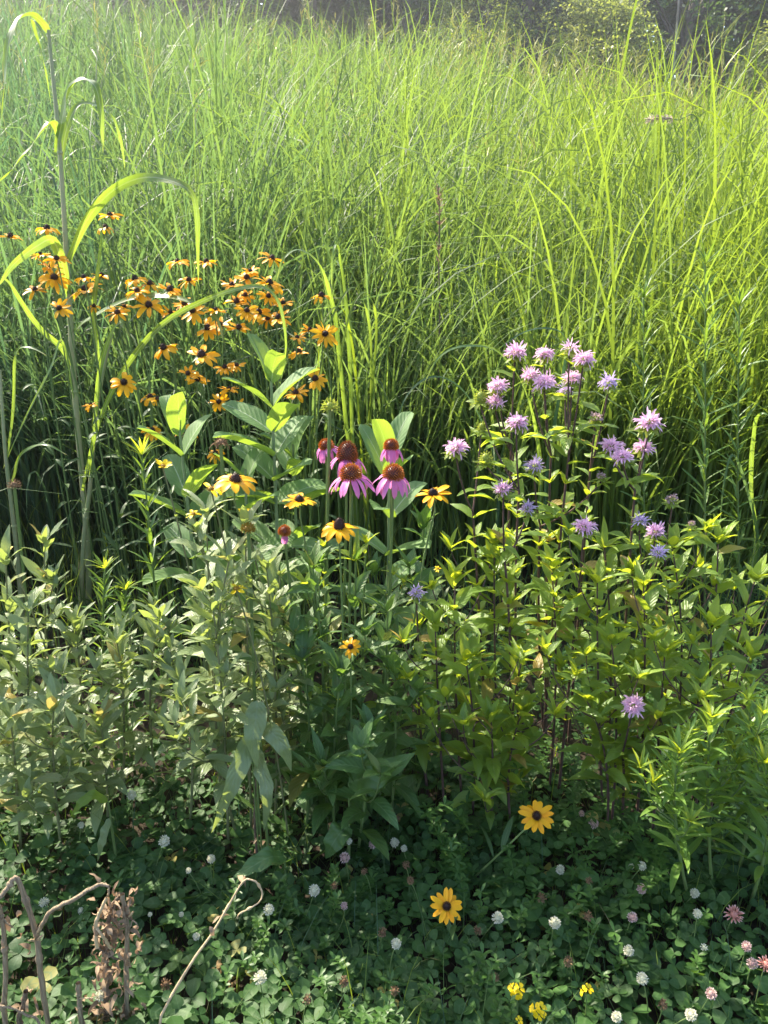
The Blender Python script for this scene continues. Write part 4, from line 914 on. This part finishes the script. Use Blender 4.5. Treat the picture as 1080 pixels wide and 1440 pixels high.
broad_grass('slimmer leaning grass stalk beside the tallest one, with a long arching leaf', [(112, 905, 2.30), (118, 760, 2.29), (126, 690, 2.28), (136, 580, 2.28), (150, 500, 2.27), (158, 470, 2.27)], [.008, .007, .005, .0035], [
    ([(116, 690, 2.28), (134, 610, 2.24), (160, 545, 2.20), (196, 490, 2.15), (236, 450, 2.11), (284, 424, 2.07), (330, 407, 2.04), (366, 403, 2.02), (388, 418, 2.00), (398, 448, 1.99), (402, 492, 1.99), (394, 530, 1.99)], .018, (.3, -.9, .2), (0, .3)),
    ([(126, 690, 2.28), (136, 560, 2.25), (146, 500, 2.23), (160, 462, 2.21), (172, 456, 2.19), (182, 474, 2.18)], .017, (.1, -1, .4), (0, .3)),
    ([(140, 520, 2.28), (132, 440, 2.26), (138, 380, 2.24), (145, 312, 2.22)], .018, (.4, -1, .2), (0, .5)),
    ([(104, 560, 2.28), (88, 480, 2.27), (70, 520, 2.25), (30, 600, 2.22), (4, 660, 2.2)], .011, (-.4, -.8, .6), (0, .3)),
], (.3, .6))
broad_grass('thin grass stalk at the left edge rising through the dim grass', [(36, 905, 2.25), (22, 760, 2.22), (8, 640, 2.2), (0, 520, 2.2)], [.008, .006, .004], [
    ([(14, 690, 2.21), (30, 640, 2.18), (62, 625, 2.14), (95, 640, 2.12)], .014, (.1, -.8, .8), (0, .2)),
    ([(10, 650, 2.2), (20, 560, 2.18), (22, 500, 2.16), (40, 488, 2.13), (66, 500, 2.1)], .012, (.1, -.8, .8), (0, .2)),
], (.4,))
# long leaves arching out of the grass edge behind the flower bed
for lb, base, leaves in (('grass tuft arching beside the right end of the black-eyed susan bed', (500, 640), [
        ([(492, 640, 2.5), (480, 520, 2.42), (470, 440, 2.36), (452, 380, 2.30), (425, 352, 2.25), (400, 362, 2.2), (388, 398, 2.18)], .02, (-.2, -.6, 1), (0, .3)),
        ([(498, 650, 2.5), (492, 500, 2.44), (484, 400, 2.4), (476, 348, 2.36), (468, 356, 2.32), (466, 420, 2.3)], .018, (-.2, -.6, 1), (0, .3)),
        ([(510, 650, 2.5), (500, 520, 2.4), (488, 450, 2.34), (472, 432, 2.28), (452, 462, 2.22), (446, 540, 2.2)], .011, (-.2, -.6, 1), (0, .3)),
        ([(520, 650, 2.5), (522, 480, 2.4), (500, 405, 2.3), (470, 440, 2.22), (455, 500, 2.18), (448, 560, 2.15)], .011, (-.2, -.6, 1), (0, .3)),
        ([(515, 650, 2.5), (530, 470, 2.4), (515, 412, 2.32), (492, 440, 2.25), (478, 520, 2.2), (474, 580, 2.18)], .012, (-.2, -.6, 1), (0, .3))]),
        ('grass tuft with pale leaves arching left above the bergamot blooms', (720, 640), [
        ([(760, 660, 2.5), (742, 560, 2.4), (706, 500, 2.3), (660, 486, 2.22), (620, 500, 2.16), (596, 540, 2.12)], .018, (-.2, -.6, 1), (0, .3)),
        ([(770, 660, 2.5), (790, 540, 2.4), (796, 480, 2.34), (772, 462, 2.28), (735, 468, 2.22), (700, 492, 2.18)], .015, (-.2, -.6, 1), (0, .3)),
        ([(830, 660, 2.5), (850, 560, 2.4), (880, 495, 2.3), (905, 480, 2.24), (930, 505, 2.2), (940, 560, 2.18)], .015, (.2, -.6, 1), (0, .3)),
        ([(700, 660, 2.5), (660, 560, 2.4), (610, 530, 2.3), (570, 560, 2.22), (555, 620, 2.2)], .014, (-.2, -.6, 1), (0, .3))]),
        ('grass tuft with a pale folded leaf at the right edge', (1070, 720), [
        ([(1062, 760, 2.3), (1056, 680, 2.26), (1060, 600, 2.22), (1072, 582, 2.19), (1088, 590, 2.16)], .024, (.3, -.9, .5), (0, .3)),
        ([(1066, 760, 2.3), (1048, 680, 2.24), (1030, 640, 2.2), (1018, 680, 2.16), (1012, 740, 2.14)], .014, (-.3, -.7, .8), (0, .3))]),
        ):
    p0 = pl([leaves[0][0][0]])[0]; g = ground_pt(p0[0], p0[1]); t = thing('grass_tuft', g, lb, 'grass', 'arching grass tufts')
    for pts, w, nrm, tw in leaves:
        P = pl(pts); q0 = ground_pt(P[0][0] + .02, P[0][1] + .02)
        b_ = MB(); b_.add(*strap(np.vstack([q0, (q0 * .45 + P[0] * .55), P]), w, lambda q: np.minimum(1, .4 + 3 * q) * np.clip(1 - q, 0, 1) ** .5, nrm, .25, 34, None, tw)); b_.build('leaf_blade', M['jgrass' if w > .016 else 'grass'], t)

# dry things in the meadow
def dry_stem(pts, r, label, head=None):
    c = pl(pts); g = ground_pt(c[0][0], c[0][1]); c = np.vstack([g, c]); t = thing('dry_stalk', g, label, 'stalk')
    st = MB(); pth = spline(c, 20); st.add(*tube(pth, [r, r * .5], 6)); st.build('stem', M['dead_dark'], t)
    if head:
        h = MB(); m = head; i = (rng.uniform(.55, 1, m) * 18.9).astype(int)
        h.add(*ribbons(pth[i], rng.uniform(0, 6.28, m), rng.uniform(.4, 1.3, m), rng.uniform(.02, .045, m), .008, rng.uniform(0, .5, m), P_lance, 3, 3, .4)); h.build('withered_leaves', M['husk'], t)
dry_stem([(618, 470, 3.0), (617, 380, 3.0), (618, 300, 3.0), (616, 262, 3.0)], .0035, 'brown dead seed stalk standing in the middle of the meadow grass', 46)
p = at(926, 172, 4.6); g = ground_pt(p[0] + .3, 4.75); t = thing('seed_plume', g, 'single pinkish plume lying over on the sunlit grass at upper right', 'grass head'); c = MB(); pth = spline([g, p + [.25, .05, -.1], p + [.09, 0, 0.012], p + [-.06, 0, .012]], 20); c.add(*tube(pth, [.004, .002], 5)); c.build('stem', M['stem'], t)
h = MB(); m = 150; i = (rng.uniform(.70, 1, m) * 18.9).astype(int); h.add(*ribbons(pth[i] + rng.normal(0, .004, (m, 3)), rng.uniform(2.2, 4.0, m), rng.uniform(-.6, .7, m), rng.uniform(.03, .05, m), .006, .2, P_narrow, 2, 2, roll=rng.uniform(0, 3, m))); h.build('plume', M['plume'], t)

# ------------------------------------------------------------------ dead brown stalks in the near left corner
def dead(label, stems, husks=0, seed=0, hk=(0, 1), mat='dead'):
    """stems: (polyline in px, radii, material). The first one is the rooted stalk, the others are twigs on it."""
    q = np.random.default_rng(seed); t = None
    for k, (pts, r, mt) in enumerate(stems):
        c = pl(pts)
        if k == 0:
            g = ground_pt(c[0][0] + .005, c[0][1] + .01); c = np.vstack([g, c]); t = thing('dead_stalk', g, label, 'dead stalk', 'broken dead stalks')
        pth = spline(c, 28); pth = pth + q.normal(0, .0004, pth.shape)
        b_ = MB(); V, F, A = tube(pth, [w * .72 for w in r], 8); b_.add(V + q.normal(0, .0003, V.shape), F, A)
        if k == 0:
            for f in (.35, .6, .82):
                p = pth[int(f * 27)]; d = pth[int(f * 27) + 1] - p; b_.add(*tube(np.array([p - d * .5, p - d * .15, p + d * .15, p + d * .5]), [r[0] * .66, r[0] * .9, r[0] * .9, r[0] * .62], 8))
        b_.build('stalk' if k == 0 else 'twig', M[mt], t)
        if k == 0: main = pth
    if husks:
        h = MB(); f = q.uniform(hk[0], hk[1], husks); i = (f * 26.9).astype(int); P = main[i] + q.normal(0, .011, (husks, 3)) * [1, .9, 1]
        h.add(*ribbons(P, q.uniform(0, 6.28, husks), q.uniform(-1.2, 1, husks), q.uniform(.014, .04, husks), q.uniform(.004, .011, husks), q.uniform(.8, 4.2, husks), P_ovate, 6, 3, .5, twist=q.normal(0, 1, husks), wav=.5)); h.build('withered_leaves', M['husk'], t)
Yd = .87
dead('broken dead stalk with a bent top and a pale side branch reaching right', [([(68, 1440, Yd), (58, 1370, Yd), (50, 1310, Yd), (38, 1272, Yd), (23, 1234, Yd), (10, 1250, Yd - .01), (-6, 1268, Yd - .02)], [.0062, .0058, .005, .0045], 'dead'),
    ([(50, 1316, Yd), (62, 1296, Yd - .01), (72, 1281, Yd - .02), (100, 1266, Yd - .03), (128, 1250, Yd - .03), (142, 1244, Yd - .02), (153, 1246, Yd - .02)], [.0045, .0042, .003], 'dead'), ([(50, 1322, Yd), (40, 1323, Yd - .02)], [.003, .001], 'dead_pale'), ([(52, 1314, Yd), (57, 1303, Yd - .02)], [.003, .001], 'dead_pale'), ([(52, 1322, Yd), (60, 1315, Yd - .02)], [.003, .001], 'dead_pale')], 0, 1)
dead('dead stalk at the left edge crossed by a green leaf', [([(8, 1440, .86), (8, 1360, .86), (4, 1300, .86), (-6, 1260, .86)], [.006, .005, .004], 'dead'), ([(2, 1290, .86), (10, 1298, .86), (18, 1304, .86)], [.002, .001], 'dead')], 9, 2, (.7, .95))
dead('shaggy dead stalk wrapped in curled withered leaves and pale folded straw', [([(150, 1440, .90), (150, 1380, .90), (150, 1320, .90), (158, 1275, .90), (168, 1262, .90)], [.0065, .006, .005, .004], 'dead_dark'),
    ([(150, 1262, .89), (140, 1285, .885), (134, 1304, .88), (137, 1332, .88)], [.0035, .004, .0042], 'dead_pale'), ([(135, 1304, .88), (144, 1316, .875), (156, 1334, .885)], [.003, .003], 'dead_pale'), ([(136, 1331, .88), (150, 1340, .885), (166, 1350, .89)], [.003, .002], 'dead_dark'), ([(154, 1245, .90), (152, 1262, .90)], [.002, .002], 'dead')], 150, 3, (.1, .885))
dead('straight dead stalk with a blunt top right of the shaggy one', [([(180, 1440, .90), (178, 1370, .90), (178, 1300, .90), (172, 1258, .90)], [.006, .0055, .005], 'dead'), ([(178, 1292, .90), (188, 1282, .885)], [.002, .0015], 'dead_pale'), ([(178, 1320, .90), (186, 1296, .885), (193, 1300, .875)], [.002, .001], 'dead')], 40, 4, (.3, .95))
dead('short broken dead stub left of the shaggy stalk', [([(116, 1440, .875), (112, 1410, .875), (110, 1382, .875)], [.0055, .0055], 'dead'), ([(110, 1404, .875), (122, 1404, .86), (132, 1404, .86)], [.0015, .001], 'dead_pale')], 5, 5, (.3, .6))
dead('low broken dead stub with a curled brown leaf near the left edge', [([(28, 1440, .86), (33, 1415, .86), (36, 1394, .86)], [.006, .0055], 'dead_dark')], 6, 6, (.4, .9))
dead('thin dead twig bending along the bottom left corner', [([(56, 1440, .85), (38, 1428, .85), (18, 1418, .85), (-4, 1414, .85)], [.003, .002], 'dead')], 0, 7)
dead('long slanting dead stem with a hooked tip left of the clover centre', [([(222, 1446, .84), (258, 1372, .88), (300, 1310, .92), (328, 1262, .95), (343, 1238, .96), (358, 1239, .96), (368, 1252, .96), (365, 1268, .955), (350, 1278, .95), (336, 1286, .945), (334, 1292, .945)], [.0028, .0026, .0022, .0018, .0014], 'dead_pale')], 5, 8, (.25, .45))
dead('dark bent dead stem under the drooping sage leaves', [([(362, 1205, 1.30), (358, 1150, 1.32), (360, 1095, 1.33)], [.004, .003], 'dead_dark')], 22, 9, (.05, .5))

# loose yellow-green leaves over the clover
def big_leaf(label, pts, w, mat, nrm=(0, -.5, 1), root=None):
    c = pl(pts); g = ground_pt(*(root if root is not None else c[0][:2])); t = thing('basal_leaf', g, label, 'leaf')
    st = MB(); st.add(*tube(bez(g, (g + c[0]) / 2 + [0, 0, .02], c[0], 6), [.002, .0016], 5)); st.build('stalk', M['stem'], t)
    b_ = MB(); b_.add(*strap(c, w, P_ovate, nrm, .2, 20, .5)); b_.build('blade', M[mat], t)
big_leaf('bright pointed leaf lying across the clover beside the hooked dead stem', [(400, 1205, 1.22), (378, 1206, 1.19), (352, 1220, 1.17), (326, 1236, 1.16)], .04, 'cone_leaf')
big_leaf('round yellow-green leaf standing in the dark under the coneflower leaves', [(490, 1162, 1.30), (478, 1172, 1.28), (466, 1190, 1.27), (458, 1208, 1.27)], .05, 'cone_leaf')
big_leaf('yellowing leaf with a browned edge low on the left', [(152, 1126, 1.27), (130, 1120, 1.25), (112, 1132, 1.23), (98, 1150, 1.23)], .024, 'bee_leaf')
big_leaf('narrow yellow-tipped leaf hanging below the low sunny tuft', [(154, 1150, 1.27), (148, 1170, 1.25), (142, 1190, 1.24), (137, 1212, 1.24)], .020, 'sage', (-.3, -1, .3))
big_leaf('long pale leaf drooping left from the central sage plants', [(352, 1030, 1.30), (338, 1072, 1.25), (322, 1115, 1.22), (297, 1172, 1.21)], .038, 'sage', (.4, -1, .4))
big_leaf('long pale leaf drooping straight down from the central sage plants', [(358, 1050, 1.30), (370, 1085, 1.25), (376, 1120, 1.22), (371, 1170, 1.22)], .034, 'sage', (-.2, -1, .3))
big_leaf('broad pale leaf facing the path in the middle of the central sage plants', [(362, 985, 1.31), (360, 1010, 1.28), (356, 1040, 1.26), (362, 1082, 1.25)], .044, 'sage', (.1, -1, .4))
big_leaf('pale blunt leaf drooping right from the central sage plants', [(366, 1020, 1.30), (384, 1032, 1.27), (400, 1055, 1.26), (410, 1085, 1.26)], .036, 'sage', (-.1, -.8, .8))
big_leaf('large dark leaf pointing right into the dark gap under the coneflowers', [(490, 1100, 1.30), (520, 1092, 1.27), (550, 1080, 1.26), (585, 1058, 1.26)], .06, 'cone_leaf', (0, -.7, 1))

# ------------------------------------------------------------------ clover flower heads
def clover_head(n, r, L, mat, droop=0.35, W=.0036):
    b_ = MB(); b_.add(*dome(r * .62, r * .62, 10, 6, .9)); P, ph, el, f = spiral(n, r * .6, r * .6, .75)
    dr = (rng.random(n) < droop * f * 1.5)
    el = np.where(dr, -1.0 + rng.normal(0, .2, n), el * .75 + .3 + rng.normal(0, .22, n))
    b_.add(*ribbons(P, ph, el, L * rng.uniform(.8, 1.15, n), W * rng.uniform(.8, 1.2, n), rng.uniform(-.5, .3, n), P_spat, 4, 3, .7))
    b_.add(*ribbons(P, ph, el, L * .8, W * .8, .1, P_narrow, 3, 3, .5, roll=PI / 2))
    return b_.mesh('floret_head', M[mat])
CH = {'w': [clover_head(68, .0105, .0072, 'white', d) for d in (.1, .35, .6)], 'p': [clover_head(52, .0105, .0078, 'rose', d) for d in (.2, .5)], 's': [clover_head(34, .0105, .0125, 'salmon', .15)], 't': [clover_head(34, .0085, .008, 'tan', .9, .0034) for _ in range(2)], 'b': [clover_head(20, .006, .006, 'white', .0)]}
CN = {'w': ('clover_flower', 'white clover flowers'), 'p': ('clover_flower', 'pinkish clover flowers'), 's': ('clover_flower', 'pinkish clover flowers'), 't': ('spent_clover_flower', 'spent brown clover heads'), 'b': ('clover_flower', 'white clover flowers')}
def clover_flower(px, py, kind, sc, label):
    # the head stands 6 to 13 cm above the ground along the line of sight
    lo, hi = .6, 3.0
    hgt = rng.uniform(.10, .15)
    for _ in range(40):
        Y = (lo + hi) / 2; P = at(px, py, Y)
        if P[2] - float(terrain(P[0], Y)) > hgt: lo = Y
        else: hi = Y
    g = ground_pt(P[0] + rng.normal(0, .02), Y + rng.uniform(.0, .03)); nm, gr = CN[kind]
    t = thing(nm, g, label, 'clover', gr); n = facing(P, rng.uniform(.0, .4), rng.normal(0, .4)); sc *= .76
    st = MB(); st.add(*tube(bez(g, (g + P) / 2 + [rng.normal(0, .01), 0, .02], P - n * .004, 7), [.0011, .0009], 5)); st.build('stem', M['stem'], t)
    place('floret_head', CH[kind][rng.integers(0, len(CH[kind]))], t, P - g, n, rng.uniform(0, 6), sc)
for a in (
 (185, 1118, 'w', 1.1, 'white clover head highest on the left, right of the low sunny sage tuft'), (114, 1160, 'w', .7, 'small white clover head below the low sunny sage tuft'), (231, 1183, 'w', 1.2, 'large white clover head left of the drooping central sage leaves'),
 (297, 1208, 'w', .9, 'greyish white clover head beneath the left drooping sage leaf'), (265, 1224, 'w', .6, 'small bright clover head on a thin stem left of the slanting dead stem'), (62, 1269, 'w', 1.0, 'white clover head between the bent dead stalk and its pale side branch'),
 (114, 1281, 'w', .65, 'faint small clover head below the pale dead side branch'), (128, 1385, 'w', 1.35, 'largest white clover head, left of the shaggy dead stalk'), (141, 1400, 'w', .9, 'white clover head partly behind the shaggy dead stalk, below the largest one'),
 (188, 1391, 'w', .95, 'white clover head right of the straight blunt dead stalk'), (211, 1286, 'w', .45, 'tiny white clover head alone right of the dead stalks, above the frayed tan one'), (255, 1286, 'w', .5, 'tiny white clover head just left of the slanting dead stem'), (276, 1317, 'w', .7, 'small greyish clover head close under the slanting dead stem'),
 (442, 1252, 'w', 1.15, 'white clover head with drooping lower florets, right of the hooked dead tip'), (378, 1279, 'w', 1.05, 'white clover head just right of the hooked dead tip'), (557, 1327, 'w', .95, 'white clover head below and left of the lowest black-eyed susan'),
 (555, 1185, 'w', 1.05, 'larger of two white clover heads touching each other under the coneflower leaves'), (568, 1193, 'w', .75, 'smaller of two white clover heads touching each other under the coneflower leaves'), (485, 1206, 'p', 1.1, 'pink fading clover head below the round yellow-green leaf'),
 (524, 1187, 'p', .95, 'spidery pink clover head left of the two touching white ones'), (491, 1183, 'w', .7, 'small white clover head right of the round yellow-green leaf'), (366, 1375, 'w', 1.15, 'white clover head at the bottom left of the middle, on bright clover leaves'), (484, 1274, 'p', .75, 'pinkish white clover head right of the drooping one'),
 (935, 1090, 'w', .95, 'white clover head left of the bright narrow-leaved plant, highest of that side'), (928, 1138, 'w', .85, 'pinkish white clover head below the highest one by the narrow-leaved plant'), (835, 1158, 'p', 1.05, 'pinkish clover head right of the low black-eyed susan'), (818, 1144, 'p', .7, 'small pinkish clover head nearest the low black-eyed susan'),
 (788, 1223, 'w', 1.0, 'white clover head below the low black-eyed susan'), (903, 1218, 'w', .9, 'right one of a white pair of clover heads left of the narrow-leaved plant stem'), (887, 1218, 'w', .7, 'left flat one of a white pair of clover heads left of the narrow-leaved plant stem'), (902, 1250, 'p', 1.0, 'rosy clover head under the white pair'),
 (977, 1256, 'w', .95, 'bluish white clover head at the foot of the narrow-leaved plant'), (981, 1285, 'w', .85, 'ragged white clover head right below the bluish white one'), (700, 1291, 'w', 1.15, 'white clover head right of the lowest black-eyed susan'), (780, 1298, 'w', 1.15, 'white clover head with a drooping skirt, two heads right of the lowest black-eyed susan'),
 (762, 1262, 't', 1.1, 'tan withered clover head above the white one with a drooping skirt'), (827, 1288, 't', 1.0, 'tan clover head between the drooping white one and the rosy ones'), (889, 1290, 'p', .95, 'rosy ragged clover head in the dark, below the rosy head under the white pair'), (1032, 1286, 's', 1.3, 'large salmon pink clover head on the right'),
 (1050, 1331, 'p', .9, 'whitish pink clover head below the large salmon one'), (1058, 1355, 'p', .95, 'pinkish clover head beside the one cut by the right edge'), (1077, 1356, 's', 1.05, 'salmon pink clover head cut by the right edge'), (884, 1337, 'w', 1.0, 'pinkish white clover head right of the small yellow flowers, highest there'),
 (903, 1376, 'w', 1.05, 'white clover head right of the rightmost small yellow flower'), (1000, 1397, 'p', .95, 'rosy clover head near the lower right corner'), (972, 1427, 'w', 1.0, 'white clover head in the lower right close to the bottom edge'), (867, 1430, 'w', .9, 'white clover head at the bottom edge right of the small yellow flowers'),
 (1069, 1028, 'w', 1.0, 'white clover head at the right edge among the narrow leaves'), (876, 1085, 'w', .8, 'white clover head under the lowest bergamot bloom'), (990, 1332, 'b', 1.0, 'round white clover bud below the ragged white head'), (1066, 1085, 'w', .7, 'small white clover head at the right edge below the higher one'),
 (470, 1245, 't', .9, 'brown clover head right of the drooping white one'), (538, 1311, 't', 1.0, 'brown clover head above the white one left of the lowest black-eyed susan'), (512, 1225, 't', .8, 'brown clover head under the spidery pink one'), (571, 1216, 't', .9, 'brown clover head under the two touching white ones'),
 (577, 1238, 't', .85, 'dull brown clover head lower under the two touching white ones'), (672, 1308, 't', .9, 'tan clover bud left of the white head right of the lowest black-eyed susan'), (484, 1380, 't', 1.0, 'brown clover head at the bottom right of the bright clover leaves'), (555, 1393, 't', .9, 'rusty clover head low in the middle'),
 (432, 1405, 't', .9, 'dark brown clover head near the bottom edge, left of the middle'), (799, 1352, 't', 1.05, 'tan clover head above the rightmost small yellow flower'), (932, 1412, 't', 1.0, 'tan clover head close to the bottom edge right of the yellow flowers'), (233, 1384, 't', 1.1, 'tan frayed clover head right of the dead stalks'), (828, 1238, 't', .8, 'dark brown clover head under the pinkish ones right of the low black-eyed susan'),
 (697, 1374, 't', .8, 'brown clover head left of the leftmost small yellow flower'), (560, 1150, 't', .6, 'small brown clover head in the dark gap under the coneflower leaves')):
    clover_flower(*a)

# ------------------------------------------------------------------ little yellow flowers at the bottom right
def small_yellow(px, py, sc, n, label, tilt):
    lo, hi = .6, 2.0
    for _ in range(40):
        Y = (lo + hi) / 2; P = at(px, py, Y)
        if P[2] > .13: lo = Y
        else: hi = Y
    g = ground_pt(P[0] + .005, Y + .01); t = thing('trefoil_flower', g, label, 'flower', 'little yellow flowers in the clover'); nn = facing(P, tilt)
    st = MB(); st.add(*tube(bez(g, (g + P) / 2 + [.008, 0, .01], P - nn * .004, 7), [.0014, .0011], 5)); st.build('stem', M['stem'], t)
    for k in range(n):
        a = k * 2 * PI / n + .4; off = (np.array([math.cos(a), math.sin(a), 0]) * .0058 if n > 1 else np.zeros(3)) * sc; d = unit(nn * .9 + np.array([math.cos(a), 0, math.sin(a)]) * .8)
        place('blossom', TREF[k % 2], t, P - g + off, d, rng.uniform(0, 6), sc)
TREF = [petals(5, .0012, .0095, .0072, .55, .6, P_obov, .25).mesh('blossom', M['lemon']) for _ in range(2)]
small_yellow(726, 1393, 1.05, 3, 'leftmost little yellow flower cluster, beside a green bud', .6)
small_yellow(757, 1421, 1.05, 3, 'middle little yellow flower cluster, nearest the bottom edge', .7)
small_yellow(824, 1392, .9, 2, 'rightmost little yellow flower, on a straight stem', .3)
small_yellow(730, 1435, .7, 1, 'tiny yellow blossom at the bottom edge below the leftmost cluster', .6)
